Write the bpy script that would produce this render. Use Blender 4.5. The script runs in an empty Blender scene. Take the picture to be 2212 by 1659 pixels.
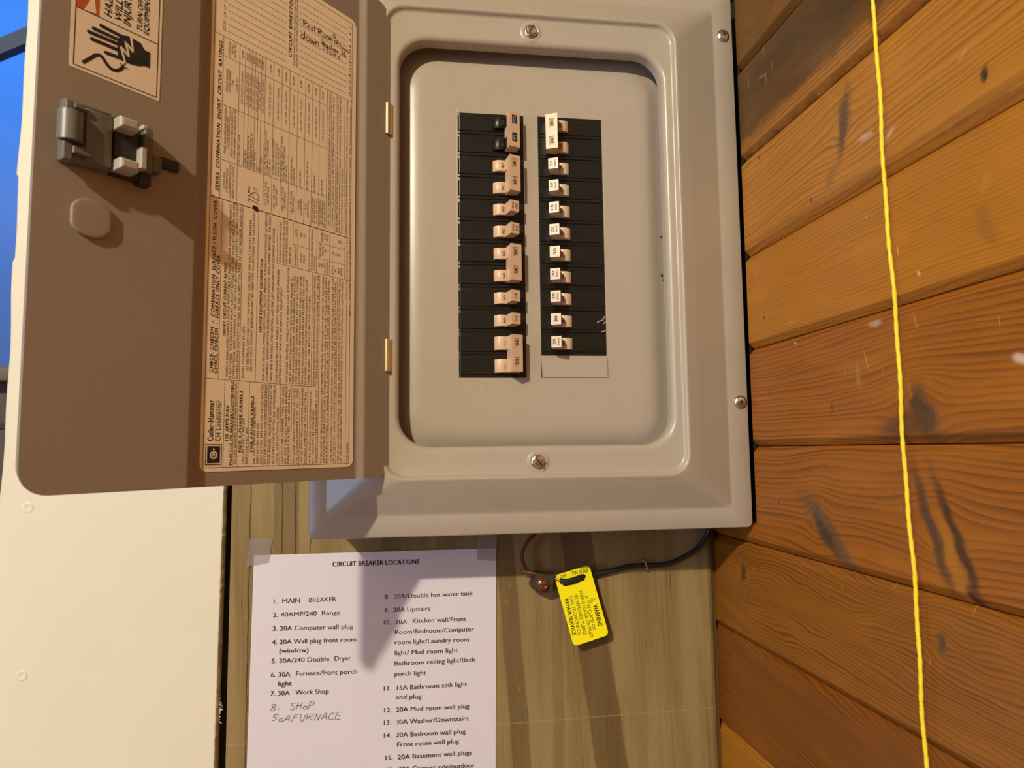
import bpy, math, random
from mathutils import Vector, Matrix
C = bpy.context.scene.collection
S = bpy.context.scene

# ------------------------------------------------------------------ camera, world, lights, exposure
# Everything is laid out in millimetres: x right, y into the wall (0 = face of the breakers), z up (0 = top of
# the breaker columns); ZB lifts the whole thing to its height over the floor.
ZB = 1.8
CAMR = [[0.9907463863786716, -0.13518825997896894, -0.012071960961767542],
        [0.0004236413676725302, 0.09202321291831425, -0.9957567719137953],
        [0.13572552599122736, 0.9865373093036315, 0.0912289370011257]]
CAMT = Vector((-35.967, -582.334, -287.826))
FPX = 1530.24
TH = 0.823354113853691
cam_data = bpy.data.cameras.new('camera')
cam = bpy.data.objects.new('camera', cam_data)
C.objects.link(cam)
cam_data.sensor_width = 36.0
cam_data.lens = FPX / 2212 * 36.0
cam_data.clip_start = 0.01
rx, ry, rz = (Vector(r) for r in CAMR)
m = Matrix((rx, -ry, -rz)).transposed().to_4x4()
m.translation = Vector((CAMT.x / 1000, CAMT.y / 1000, CAMT.z / 1000 + ZB))
cam.matrix_world = m
cam_data.dof.use_dof = True
cam_data.dof.focus_distance = 0.60
cam_data.dof.aperture_fstop = 14.0
S.camera = cam

S.view_settings.view_transform = 'Standard'
S.view_settings.look = 'None'
S.view_settings.exposure = 0.0
S.view_settings.gamma = 1.0
S.view_settings.use_curve_mapping = False

world = bpy.data.worlds.new('dusk_sky')
S.world = world
world.use_nodes = True
wn = world.node_tree.nodes
wl = world.node_tree.links
wn.clear()
w_out = wn.new('ShaderNodeOutputWorld')
w_bg = wn.new('ShaderNodeBackground')
w_tc = wn.new('ShaderNodeTexCoord')
w_sep = wn.new('ShaderNodeSeparateXYZ')
w_rmp = wn.new('ShaderNodeValToRGB')
wl.new(w_tc.outputs['Generated'], w_sep.inputs[0])
wl.new(w_sep.outputs['Z'], w_rmp.inputs[0])
w_rmp.color_ramp.elements[0].position = 0.02
w_rmp.color_ramp.elements[0].color = (0.075, 0.12, 0.30, 1)
w_rmp.color_ramp.elements[1].position = 0.42
w_rmp.color_ramp.elements[1].color = (0.06, 0.27, 1.0, 1)
e = w_rmp.color_ramp.elements.new(0.2)
e.color = (0.062, 0.165, 0.52, 1)
wl.new(w_rmp.outputs[0], w_bg.inputs[0])
w_bg.inputs[1].default_value = 1.0
wl.new(w_bg.outputs[0], w_out.inputs[0])

def W(x, y, z):
    return Vector((x / 1000, y / 1000, z / 1000 + ZB))

bulb = bpy.data.lights.new('ceiling_bulb_light', 'POINT')
bulb.energy = 272
bulb.color = (1.0, 0.90, 0.70)
bulb.shadow_soft_size = 0.032
bulb_o = bpy.data.objects.new('ceiling_bulb_light', bulb)
C.objects.link(bulb_o)
bulb_o.location = W(-1317, -2219, 985)

dayl = bpy.data.lights.new('window_daylight', 'AREA')
dayl.shape = 'RECTANGLE'
dayl.size = 0.85
dayl.size_y = 0.75
dayl.energy = 17
dayl.color = (0.52, 0.66, 1.0)
dayl_o = bpy.data.objects.new('window_daylight', dayl)
C.objects.link(dayl_o)
dayl_o.location = W(-1690, -1300, -400)
dayl_o.rotation_euler = (0, -math.pi / 2, 0)

# ------------------------------------------------------------------ pixel rays of the photograph (2212 x 1659)
def ray(u, v):
    a, b, c = (u - 1106) / FPX, (v - 829.5) / FPX, 1.0
    return Vector((CAMR[0][i] * a + CAMR[1][i] * b + CAMR[2][i] * c for i in range(3)))
def onY(u, v, y):
    d = ray(u, v)
    return CAMT + d * ((y - CAMT.y) / d.y)
def onX(u, v, x):
    d = ray(u, v)
    return CAMT + d * ((x - CAMT.x) / d.x)
HINGE = Vector((-56.1, -15.0, 0.0))
DU = Vector((-math.cos(TH), -math.sin(TH), 0))     # along the open door, away from the hinge
DN = Vector((math.sin(TH), -math.cos(TH), 0))      # out of the door's inner face
def onD(u, v, h=0.0):
    """point of the door's plane at height h over it, in door coordinates (u, h, z)"""
    d = ray(u, v)
    P = HINGE + DN * h
    t = (P - CAMT).dot(DN) / d.dot(DN)
    q = CAMT + d * t
    return Vector(((q - HINGE).dot(DU), h, q.z))

# ------------------------------------------------------------------ mesh helpers
class MB:
    def __init__(s):
        s.v = []; s.f = []; s.mi = []; s.sm = []
    def add(s, vs, fs, mat=0, smooth=False):
        o = len(s.v)
        s.v += [Vector(p) for p in vs]
        for f in fs:
            s.f.append([i + o for i in f]); s.mi.append(mat); s.sm.append(smooth)
    def box(s, x0, x1, y0, y1, z0, z1, mat=0):
        s.add([(x0, y0, z0), (x1, y0, z0), (x1, y1, z0), (x0, y1, z0), (x0, y0, z1), (x1, y0, z1), (x1, y1, z1), (x0, y1, z1)],
              [(0, 3, 2, 1), (4, 5, 6, 7), (0, 1, 5, 4), (1, 2, 6, 5), (2, 3, 7, 6), (3, 0, 4, 7)], mat)
    def bbox(s, x0, x1, y0, y1, z0, z1, b, mat=0):
        """box with chamfered edges: an octagon-like loft on y"""
        def ring(i, y):
            return rrect(x0 + i, x1 - i, z0 + i, z1 - i, max(b * 1.2 - i, b * .3), y, 2)
        s.loft([ring(b, y0), ring(b * .3, y0 + b * .3), ring(0, y0 + b), ring(0, y1)], True, True, mat, True)
    def loft(s, rings, cap0=False, cap1=False, mat=0, smooth=True, closed=True):
        o = len(s.v); n = len(rings[0])
        for r in rings: s.v += [Vector(p) for p in r]
        for i in range(len(rings) - 1):
            for j in range(n if closed else n - 1):
                k = (j + 1) % n
                s.f.append([o + i * n + j, o + i * n + k, o + (i + 1) * n + k, o + (i + 1) * n + j]); s.mi.append(mat); s.sm.append(smooth)
        if cap0: s.f.append([o + j for j in range(n)][::-1]); s.mi.append(mat); s.sm.append(False)
        if cap1: s.f.append([o + (len(rings) - 1) * n + j for j in range(n)]); s.mi.append(mat); s.sm.append(False)
    def tube(s, pts, r, n=10, mat=0, caps=True, fn=None):
        pts = [Vector(p) for p in pts]
        rings = []; ref = None
        for i, p in enumerate(pts):
            t = (pts[min(i + 1, len(pts) - 1)] - pts[max(i - 1, 0)]).normalized()
            if ref is None:
                ref = t.cross(Vector((0.3, 0.9, 0.2))).normalized()
            ref = (ref - t * ref.dot(t)).normalized()
            b = t.cross(ref)
            rr = r(i / (len(pts) - 1)) if callable(r) else r
            rings.append([p + (ref * math.cos(a) + b * math.sin(a)) * rr * (fn(i, a) if fn else 1) for a in [2 * math.pi * k / n for k in range(n)]])
        s.loft(rings, caps, caps, mat, True)
    def prism(s, poly, axis, a0, a1, mat=0, smooth=False, bev=0.0):
        """poly: 2-D points; axis 'z' -> poly in (x, y), extruded over z; 'x' -> (y, z); 'y' -> (x, z)"""
        def P(p, a):
            return {'z': (p[0], p[1], a), 'x': (a, p[0], p[1]), 'y': (p[0], a, p[1])}[axis]
        if bev:
            n = len(poly); ins = []
            cx = sum(p[0] for p in poly) / n; cy = sum(p[1] for p in poly) / n
            for p in poly:
                d = Vector((cx - p[0], cy - p[1])); L = d.length
                ins.append((p[0] + d.x / L * bev, p[1] + d.y / L * bev))
            s.loft([[P(p, a0) for p in ins], [P(p, a0 + bev) for p in poly], [P(p, a1 - bev) for p in poly], [P(p, a1) for p in ins]], True, True, mat, smooth)
        else:
            s.loft([[P(p, a0) for p in poly], [P(p, a1) for p in poly]], True, True, mat, smooth)
    def ribbon(s, pts, w, n, lift=0.0, mat=1):
        """flat stroke of width w along pts, facing n; w may be a list"""
        pts = [Vector(p) for p in pts]; n = Vector(n)
        L = []; R = []
        for i, p in enumerate(pts):
            t = pts[min(i + 1, len(pts) - 1)] - pts[max(i - 1, 0)]
            if t.length < 1e-6: t = Vector((1, 0, 0.01))
            sd = n.cross(t.normalized()); ww = (w[i] if isinstance(w, (list, tuple)) else w) / 2
            L.append(p + sd * ww + n * lift); R.append(p - sd * ww + n * lift)
        k = len(pts)
        s.add(R + L, [(i, i + 1, k + i + 1, k + i) for i in range(k - 1)], mat)
    def poly(s, pts, n, lift=0.0, mat=1):
        n = Vector(n)
        pts = [Vector(p) + n * lift for p in pts]
        s.add(pts, [list(range(len(pts)))], mat)
    def disc(s, c, ex, ey, r, k=16, mat=1, r2=None):
        c = Vector(c); r2 = r2 or r
        s.add([c + ex * r * math.cos(2 * math.pi * i / k) + ey * r2 * math.sin(2 * math.pi * i / k) for i in range(k)], [list(range(k))], mat)
    def build(s, name, mats, parent=None, origin=None, org=(0, 0, 0), auto=35):
        """org: mm point the vertices are measured from; origin: place of the object (W coordinates) when top-level"""
        me = bpy.data.meshes.new(name)
        o3 = Vector(org)
        me.from_pydata([tuple((p - o3) / 1000) for p in s.v], [], s.f)
        for mt in (mats if isinstance(mats, (list, tuple)) else [mats]): me.materials.append(mt)
        for p, mi, sm in zip(me.polygons, s.mi, s.sm):
            p.material_index = mi; p.use_smooth = sm
        me.update()
        if any(s.sm) and auto:
            try: me.set_sharp_from_angle(angle=math.radians(auto))
            except Exception: pass
        ob = bpy.data.objects.new(name, me)
        C.objects.link(ob)
        if parent is not None: ob.parent = parent
        elif origin is not None: ob.location = origin
        return ob
def rrect(x0, x1, z0, z1, r, y, n=6):
    """rounded rectangle ring facing -y"""
    r = max(min(r, (x1 - x0) / 2 - .01, (z1 - z0) / 2 - .01), .01)
    out = []
    for cx, cz, a0 in ((x1 - r, z0 + r, -90), (x1 - r, z1 - r, 0), (x0 + r, z1 - r, 90), (x0 + r, z0 + r, 180)):
        for i in range(n + 1):
            a = math.radians(a0 + 90 * i / n)
            out.append((cx + r * math.cos(a), y, cz + r * math.sin(a)))
    return out
def spline(pts, k=8):
    pts = [Vector(p) for p in pts]; out = []
    P = [pts[0] * 2 - pts[1]] + pts + [pts[-1] * 2 - pts[-2]]
    for i in range(1, len(P) - 2):
        a, b, c, d = P[i - 1:i + 3]
        for j in range(k):
            t = j / k
            out.append(.5 * (2 * b + (c - a) * t + (2 * a - 5 * b + 4 * c - d) * t * t + (3 * b - a - 3 * c + d) * t ** 3))
    out.append(pts[-1])
    return out
def tag(o, label=None, cat=None, group=None, kind=None):
    if label: o['label'] = label
    if cat: o['category'] = cat
    if group: o['group'] = group
    if kind: o['kind'] = kind
    return o
def empty(name, loc, rot=(0, 0, 0)):
    o = bpy.data.objects.new(name, None); C.objects.link(o)
    o.empty_display_size = .02
    o.location = loc; o.rotation_euler = rot
    return o

# ------------------------------------------------------------------ lettering
_tc = {}
def glyphs(txt, bold=0.0, shear=0.0, res=2, space=1.0):
    if bold:
        # heavier face: the same outline laid down a few times, a hair apart
        vs, fs = glyphs(txt, 0.0, shear, res, space)
        V = []; F = []
        for dx, dy in ((-bold, 0), (0, 0), (bold, 0), (0, bold * .6), (0, -bold * .6)):
            o = len(V); V += [(a + dx, b + dy) for a, b in vs]; F += [[i + o for i in f] for f in fs]
        return V, F
    key = (txt, bold, shear, res, space)
    if key in _tc: return _tc[key]
    cu = bpy.data.curves.new('lettering', 'FONT')
    cu.body = txt; cu.resolution_u = res; cu.offset = bold; cu.shear = shear; cu.size = 1.0; cu.fill_mode = 'FRONT'
    cu.space_character = space
    ob = bpy.data.objects.new('lettering', cu); C.objects.link(ob)
    bpy.context.view_layer.update()
    dg = bpy.context.evaluated_depsgraph_get()
    me = bpy.data.meshes.new_from_object(ob.evaluated_get(dg))
    vs = [(v.co.x, v.co.y) for v in me.vertices]; fs = [list(p.vertices) for p in me.polygons]
    bpy.data.objects.remove(ob); bpy.data.curves.remove(cu); bpy.data.meshes.remove(me)
    _tc[key] = (vs, fs)
    return vs, fs
CAP = 0.729
def text(mb, txt, P0, ex, n, h, width=None, bold=0.0, shear=0.0, lift=.12, mat=1, align='L', res=2, space=1.0):
    """txt with its baseline from P0 along ex on a face whose normal is n; h = cap height"""
    ex = Vector(ex).normalized(); n = Vector(n).normalized(); ey = n.cross(ex)
    vs, fs = glyphs(txt, bold, shear, res, space)
    if not vs: return
    x0 = min(p[0] for p in vs); x1 = max(p[0] for p in vs)
    sy = h / CAP
    sx = width / (x1 - x0) if width else sy
    off = 0 if align == 'L' else -(x1 - x0) * sx / 2
    P0 = Vector(P0)
    mb.add([P0 + ex * ((p[0] - x0) * sx + off) + ey * (p[1] * sy) + n * lift for p in vs], fs, mat)
def text2(mb, txt, P0, P1, n, h, **k):
    d = Vector(P1) - Vector(P0)
    text(mb, txt, P0, d, n, h, width=d.length, **k)

# ------------------------------------------------------------------ materials
class X:
    """socket wrapper with arithmetic, for writing procedural patterns as formulas"""
    def __init__(s, nt, so): s.nt = nt; s.so = so
    def op(s, o, *a):
        n = s.nt.nodes.new('ShaderNodeMath'); n.operation = o
        for i, q in enumerate((s,) + a):
            if isinstance(q, X): s.nt.links.new(q.so, n.inputs[i])
            else: n.inputs[i].default_value = float(q)
        return X(s.nt, n.outputs[0])
    def __add__(s, b): return s.op('ADD', b)
    __radd__ = __add__
    def __mul__(s, b): return s.op('MULTIPLY', b)
    __rmul__ = __mul__
    def __sub__(s, b): return s.op('SUBTRACT', b)
    def __rsub__(s, b): return (s * -1) + b
    def __truediv__(s, b): return s.op('DIVIDE', b)
    def pw(s, b): return s.op('POWER', b)
    def fr(s): return s.op('FRACT')
    def exp(s): return s.op('EXPONENT')
    def abs(s): return s.op('ABSOLUTE')
    def clamp(s):
        r = s.op('ADD', 0.0); r.so.node.use_clamp = True; return r
    def sm(s, a, b):
        n = s.nt.nodes.new('ShaderNodeMapRange'); n.interpolation_type = 'SMOOTHSTEP'
        s.nt.links.new(s.so, n.inputs[0]); n.inputs[1].default_value = a; n.inputs[2].default_value = b
        return X(s.nt, n.outputs[0])
class Mat:
    def __init__(s, name, color=(.5, .5, .5), rough=.5, metal=0.0, spec=.5):
        s.m = bpy.data.materials.new(name); s.m.use_nodes = True
        s.nt = s.m.node_tree; s.b = s.nt.nodes['Principled BSDF']
        s.b.inputs['Base Color'].default_value = (*color, 1)
        s.b.inputs['Roughness'].default_value = rough
        s.b.inputs['Metallic'].default_value = metal
        s.b.inputs['Specular IOR Level'].default_value = spec
    def coords(s, which='Object'):
        tc = s.nt.nodes.new('ShaderNodeTexCoord'); sp = s.nt.nodes.new('ShaderNodeSeparateXYZ')
        s.nt.links.new(tc.outputs[which], sp.inputs[0])
        return [X(s.nt, sp.outputs[i]) * 1000.0 for i in range(3)]
    def vec(s, x, y, z):
        n = s.nt.nodes.new('ShaderNodeCombineXYZ')
        for i, q in enumerate((x, y, z)):
            if isinstance(q, X): s.nt.links.new(q.so, n.inputs[i])
            else: n.inputs[i].default_value = q
        return n.outputs[0]
    def noise(s, x, y, z, detail=2.0, rough=.5, dist=0.0):
        n = s.nt.nodes.new('ShaderNodeTexNoise'); n.inputs['Scale'].default_value = 1.0
        n.inputs['Detail'].default_value = detail; n.inputs['Roughness'].default_value = rough; n.inputs['Distortion'].default_value = dist
        s.nt.links.new(s.vec(x, y, z), n.inputs['Vector'])
        return X(s.nt, n.outputs[0])
    def mix(s, f, a, b):
        n = s.nt.nodes.new('ShaderNodeMix'); n.data_type = 'RGBA'
        if isinstance(f, X): s.nt.links.new(f.so, n.inputs[0])
        else: n.inputs[0].default_value = f
        for i, q in ((6, a), (7, b)):
            if isinstance(q, tuple): n.inputs[i].default_value = (*q, 1)
            else: s.nt.links.new(q, n.inputs[i])
        return n.outputs[2]
    def color(s, so): s.nt.links.new(so, s.b.inputs['Base Color'])
    def rough(s, x): s.nt.links.new(x.so, s.b.inputs['Roughness'])
    def bump(s, x, dist=.001, strength=1.0):
        n = s.nt.nodes.new('ShaderNodeBump'); n.inputs['Strength'].default_value = strength; n.inputs['Distance'].default_value = dist
        s.nt.links.new(x.so, n.inputs['Height']); s.nt.links.new(n.outputs[0], s.b.inputs['Normal'])

def flat(name, color, rough=.6, metal=0.0, spec=.5, speck=.06, sc=.8):
    """even material with a faint mottle"""
    M = Mat(name, color, rough, metal, spec)
    x, y, z = M.coords()
    n = M.noise(x * sc, y * sc, z * sc, 3)
    M.color(M.mix(n, tuple(c * (1 - speck) for c in color), tuple(min(1, c * (1 + speck)) for c in color)))
    return M.m
def paint(name, color, rough=.42, bump=.00006, sc=.9):
    """powder coat with a fine orange peel"""
    M = Mat(name, color, rough, 0, .5)
    x, y, z = M.coords()
    n = M.noise(x * sc, y * sc, z * sc, 2)
    k = M.noise(x * .02, y * .02, z * .02, 3)
    M.color(M.mix(k, tuple(c * .97 for c in color), tuple(c * 1.03 for c in color)))
    M.bump(n, bump, .6)
    return M.m
# ------------------------------------------------------------------ the setting
def knot_field(M, u, v, knots):
    """grain lines parting around knots (flow round a post)"""
    F = v
    for (ku, kv, R, st) in knots:
        du = (u - ku) * (1.0 / st); dv = v - kv
        F = F - dv * (R * R) / (du * du + dv * dv + R * R * .55)
    return F
def streak_mask(M, u, v, s, wob):
    u0, v0, u1, v1, w = s
    L = math.hypot(u1 - u0, v1 - v0) or 1e-3
    cx, cy = (u0 + u1) / 2, (v0 + v1) / 2
    ax, ay = (u1 - u0) / L, (v1 - v0) / L
    a = (u - cx) * ax + (v - cy) * ay
    b = (u - cx) * (-ay) + (v - cy) * ax + wob
    q = (a * (2.0 / (L + w))).pw(2.0) + (b * (2.0 / w)).pw(2.0)
    return (q * q * -1.0).exp()
def plank_mat(i, base, dark, lite, period, slope=0.0, warp=6.0, contrast=.75, knots=(), streaks=(), rough=.36, ulow=.006):
    M = Mat('stained_pine_plank', base, rough, 0, .45)
    x, y, z = M.coords()
    u = y * -1.0; v = z
    sd = i * 37.0
    big = M.noise(u * ulow + sd, v * .022, sd, 2)
    med = M.noise(u * .03 + sd, v * .11, sd + 5, 2)
    F = knot_field(M, u, v, knots) + u * slope + (big - .5) * (warp * 4) + (med - .5) * 1.6
    F = F + (M.noise(F * .11, sd, u * .002, 1) - .5) * (period * 2.2)
    t = (F * (1.0 / period)).fr()
    line = t.sm(.25, .97) * (1.0 - t.sm(.97, 1.0))
    amt = M.noise(u * .008, F * .13, sd + 9, 2).sm(.25, .7)
    fib = M.noise(u * .05, F * 5.0, sd, 2)
    blot = M.noise(u * .012, v * .04, sd + 3, 3)
    col = M.mix((line * (amt * .75 + .25)) * contrast, base, dark)
    col = M.mix((blot.sm(.45, .8)) * .55, col, lite)
    col = M.mix(fib.sm(.5, .8) * .28, col, tuple(c * .62 for c in dark))
    sc = M.noise(u * .35 + v * .05, v * .045 - u * .02, sd + 17, 1)
    col = M.mix(sc.sm(.765, .80) * .5, col, tuple(min(1, c * 1.9 + .08) for c in lite))
    for s in streaks:
        wob = (M.noise(u * .06, v * .06, sd + 21, 2) - .5) * (s[4] * .9 if s[4] > 3 else .5)
        mk = streak_mask(M, u, v, s[:5], wob) * s[6]
        col = M.mix((mk * (M.noise(u * .3, v * .3, sd, 2) * .7 + .65)).clamp(), col, s[5])
    M.color(col)
    M.bump(line * -1.0 + fib * .4, .00022, .55)
    M.rough(fib * .12 + (rough - .04))
    return M.m
BLK = (.018, .013, .010)
KNT = (.060, .035, .022)
def SP(x0, y0, x1, y1, w, col, k):
    a = onX(x0, y0, 254.0); b = onX(x1, y1, 254.0)
    return (-a.y, a.z, -b.y, b.z, w, col, k)
PALE = (.46, .27, .12)
CHALK = (.62, .50, .38)
PLANKS = [  # z bottom, z top, tones (base, dark, light), ring period, ...
    (137, 222, (0.208, 0.08245, 0.01096), (0.0936, 0.03104, 0.004216), (0.2704, 0.1164, 0.01686), 3.0, {}),
    (52, 137, (0.1768, 0.0679, 0.009697), (0.0624, 0.02328, 0.003794), (0.2288, 0.097, 0.01433), 2.6, {}),
    (-33, 52, (0.1196, 0.05044, 0.009275), (0.03328, 0.01552, 0.003794), (0.208, 0.08245, 0.01096), 2.3,
        dict(slope=.10, contrast=.9, streaks=[(40, 26, 420, 12, 40, (.050, .026, .010), .75), (-60, -24.5, 420, -24.5, 19, (.36, .14, .018), 1.0), (-60, -17, 420, -17, 1.0, (.12, .04, .008), .8), (-60, -20.5, 420, -20.5, .9, (.12, .04, .008), .7), (-60, -24, 420, -24, 1.0, (.12, .04, .008), .8), SP(1650, 88, 1648, 137, .9, PALE, .9), SP(1660, 0, 1661, 52, 1.0, PALE, .8), SP(1638, 170, 1654, 160, .9, PALE, .9), SP(1654, 157, 1655, 182, .8, PALE, .8), SP(1615, 163, 1618, 186, .8, PALE, .9), SP(1669, 130, 1666, 152, .7, PALE, .8), SP(1592, 160, 1726, 8, .6, PALE, .7), SP(1592, 64, 1602, 50, 1.6, CHALK, .6)])),
    (-121, -33, (0.45, 0.183, 0.020), (0.1768, 0.06014, 0.005481), (0.4888, 0.2037, 0.02024), 4.3,
        dict(slope=-.03, warp=5, knots=[(150, -72, 9, 1.2)], streaks=[(157, -52, 147, -86, 13, KNT, .85), (271, -97, 270, -101, 5, BLK, .95), (137, -96, 132, -103, 10, (.24, .10, .03), .7), (-60, -113, 420, -113, 6, (.27, .10, .012), .8), SP(1858, 300, 1880, 290, 4, CHALK, .5), SP(1913, 300, 1930, 278, 3.5, CHALK, .45), SP(1647, 345, 1662, 415, .5, PALE, .6), SP(1600, 405, 1640, 455, .5, PALE, .6), SP(2072, 130, 2088, 105, 2.5, PALE, .7)])),
    (-203.5, -121, (0.4264, 0.163, 0.01349), (0.2184, 0.07566, 0.006324), (0.4888, 0.194, 0.01686), 2.5,
        dict(slope=.01, warp=3, contrast=.62, streaks=[(262, -168, 268, -186, 10, (.27, .11, .016), .6), SP(1755, 425, 1740, 445, 3, (.2, .07, .01), .7), SP(1698, 700, 1725, 693, 3, PALE, .35), SP(1983, 588, 1986, 592, 2, CHALK, .8), SP(2126, 405, 2132, 380, 5, (.46, .21, .03), .6)])),
    (-288, -203.5, (0.3276, 0.1048, 0.009275), (0.13, 0.0388, 0.004216), (0.4264, 0.16, 0.01391), 3.6,
        dict(warp=3, contrast=.85, knots=[(205, -268, 17, 1.25)], streaks=[(207, -262, 213, -278, 20, KNT, .95), (178, -279, 205, -274, 16, (.11, .038, .017), .85), (170, -284, 320, -283, 6, (.15, .05, .012), .5), SP(1866, 757, 1877, 800, 1.2, PALE, .8), SP(1880, 702, 1900, 698, 4, CHALK, .5), SP(1972, 672, 1982, 712, 1.2, PALE, .5), SP(2196, 775, 2212, 778, 5, CHALK, .85), SP(1852, 790, 1858, 835, 5, PALE, .3), SP(1716, 740, 1720, 742, 1.5, CHALK, .7), SP(1795, 870, 1799, 890, 2.2, (.06, .03, .02), .8)])),
    (-373, -288, (0.312, 0.09991, 0.009275), (0.1196, 0.03686, 0.004216), (0.3952, 0.1406, 0.01265), 4.6,
        dict(warp=4, contrast=.85, knots=[(95, -342, 13, 1.0), (215, -335, 14, 1.1)],
             streaks=[(85, -330, 131, -369, 19, (.095, .062, .040), .85), (96, -344, 112, -360, 11, (.05, .030, .020), .8), (200, -303, 222, -366, 9, KNT, .9),
                      (216, -308, 244, -372, 8, BLK, .85), (236, -366, 243, -377, 7, BLK, .95), (219, -330, 231, -368, 11, (0.3744, 0.1455, 0.01349), .85)])),
    (-460, -373, (0.2756, 0.09312, 0.00801), (0.1092, 0.03492, 0.003794), (0.3328, 0.1212, 0.01054), 2.7,
        dict(slope=.05, warp=7, contrast=.95, ulow=.009, knots=[(-28, -399, 9, .9), (213, -398, 6, 1.2)], streaks=[(-27, -396, -30, -404, 9, (.05, .032, .018), .9), (213, -396, 213, -401, 7, (.07, .04, .02), .8)])),
    (-552, -460, (0.2132, 0.06402, 0.005902), (0.0884, 0.02619, 0.002951), (0.2704, 0.0873, 0.00801), 2.4,
        dict(slope=.10, warp=6, contrast=.9, knots=[(108, -517, 6, 1.6)], streaks=[(104, -515, 118, -519, 9, (.055, .026, .014), .85)])),
    (-640, -552, (0.3848, 0.1503, 0.01349), (0.1976, 0.0679, 0.006746), (0.4368, 0.1746, 0.01686), 2.6, {}),
    (-725, -640, (0.312, 0.1067, 0.01012), (0.1456, 0.0485, 0.005059), (0.3744, 0.1455, 0.01265), 3.0, {}),
]
MDARK = flat('cavity_shade', (.02, .016, .012), .9)  # backing for gaps, with their shade put into the colour
XR = 254.0
YCUT, ZCUT = -1.5, -354.0
wr = MB(); wr_m = []
for i, (z0, z1, b_, d_, l_, per, kw) in enumerate(PLANKS):
    wr_m.append(plank_mat(i, b_, d_, l_, per, **kw))
    c = 4.6; g = .22
    def prof(za, zb, ca, cb):
        return [(XR + 18, za), (XR + c + 1, za), (XR + (c - .3 if ca else 0), za + .3), (XR + (.5 if ca else 0), za + ca), (XR, za + ca + .8), (XR, zb - cb - .8), (XR + (.5 if cb else 0), zb - cb), (XR + (c - .3 if cb else 0), zb - .3), (XR + c + 1, zb), (XR + 18, zb)]
    def run(P, ya, yb): wr.loft([[(px, yy, pz) for px, pz in P] for yy in (ya, yb)], True, True, i, False)
    # the planks above ZCUT are sawn off beside the panel, leaving a dark slit
    if z0 >= 130: run(prof(z0 + g, z1 - g, c, c), 100, -1500)
    elif z0 >= ZCUT: run(prof(z0 + g, z1 - g, c, c), YCUT, -1500)
    elif z1 > ZCUT:
        run(prof(z0 + g, z1 - g, c, c), YCUT, -1500)
        run(prof(z0 + g, ZCUT, c, 0), 100, YCUT)
    else: run(prof(z0 + g, z1 - g, c, c), 100, -1500)
# rest of that wall, above and below what the photograph shows
wr_m.append(PLM := plank_mat(30, (.30, .115, .025), (.14, .05, .012), (.36, .15, .03), 3.0))
k = len(wr_m) - 1
for a in range(-14, 14):
    z0 = -725 - 85 * (a + 1) if a >= 0 else 222 + 85 * (-a - 1)
    z1 = z0 + 85
    if z0 < -1800 or z1 > 1080: continue
    wr.box(XR, XR + 18, -1500, 100, z0 + .7, z1 - .7, k)
wr.box(XR + 17.5, XR + 30, -1500, 112, -1800, 1080, k)
wr_m.append(MDARK)
wr.box(XR + 10, XR + 17.4, YCUT + .2, 99, ZCUT + .2, 134, k + 1)  # dark strip filling the slit: its blackness is painted shade
wr.box(XR, XR + 30, -3000, -1500, -1800, 1080, k)
tag(wr.build('wall_right', wr_m, origin=W(0, 0, 0), auto=0), kind='structure')

# olive pressure-treated board behind the panel
def olive_mat():
    M = Mat('olive_treated_wood', (.23, .15, .055), .62, 0, .3)
    x, y, z = M.coords()
    lean = x + z * .028
    n1 = M.noise(lean * .9, z * .008, 1.0, 3)
    n2 = M.noise(lean * 3.2, z * .03, 7.0, 2)
    n3 = M.noise(lean * .045, z * .004, 3.0, 2)
    n4 = M.noise(lean * 1.1 + 40, z * .016, 11.0, 1)
    n5 = M.noise(x * .03, z * .03, 20.0, 3)
    base = M.mix(n3.sm(.35, .65), (.195, .128, .044), (.28, .196, .078))
    col = M.mix(n1.sm(.35, .75) * .35, base, (.34, .24, .105))
    col = M.mix((1.0 - n2).sm(.52, .75) * .25, col, (.10, .060, .02))
    # darker rising heartwood bands
    wv = (M.noise(z * .012, 5.0, 5.0, 2) - .5) * 14.0
    for cx, sl, w, a in ((136, -.24, 15, .72), (57, -.12, 8.5, .6), (-150, 0.0, 11, .5), (95, .0, 5, .3), (-60, .03, 9, .4)):
        d = ((x - cx) - (z + 520.0) * (sl * .6) + wv * .55).abs()
        col = M.mix((1.0 - d.sm(w - 1.2, w + 1.2)) * a, col, (.105, .060, .020))
    # hairline checks
    crack = n4.sm(.73, .75) * n5.sm(.45, .55)
    col = M.mix(crack * .85, col, (.03, .018, .008))
    for cx in (-181.0, -153.5, -142.0, -128.5):
        d = (x - cx + (M.noise(z * .05, cx, 2.0, 2) - .5) * 3.5).abs()
        col = M.mix((1.0 - d.sm(.25, .75)) * .85, col, (.03, .018, .008))
    # pale scuffs and a faint saw line
    sc = M.noise(x * .11, z * .05, 30.0, 4, .7)
    col = M.mix(sc.sm(.63, .75) * .40, col, (.42, .33, .20))
    ln = (z + 536.0 - (x - 100.0) * .012 + (n1 - .5) * 2.0).abs()
    col = M.mix((1.0 - ln.sm(.2, .7)) * n2.sm(.40, .55) * .55, col, (.42, .32, .17))
    M.color(col)
    M.bump(n1 * .6 + n2 * .4 - crack * 2.0, .0005, .6)
    return M.m
MOLIVE = olive_mat()
wb = MB()
wb.loft([[(-197.5, 100, z), (-197.5, 83, z), (-197, 82, z), (244, 82, z), (247, 83.2, z), (250, 86.5, z), (253.9, 90, z), (253.9, 100, z)] for z in (-1800, 1080)], True, True, 0, False)
wb.box(-384, -197.5, 92, 100, -1800, 1080, 1)
wb.box(-380, 284, 100.2, 112, -1800, 1080, 1)
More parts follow.
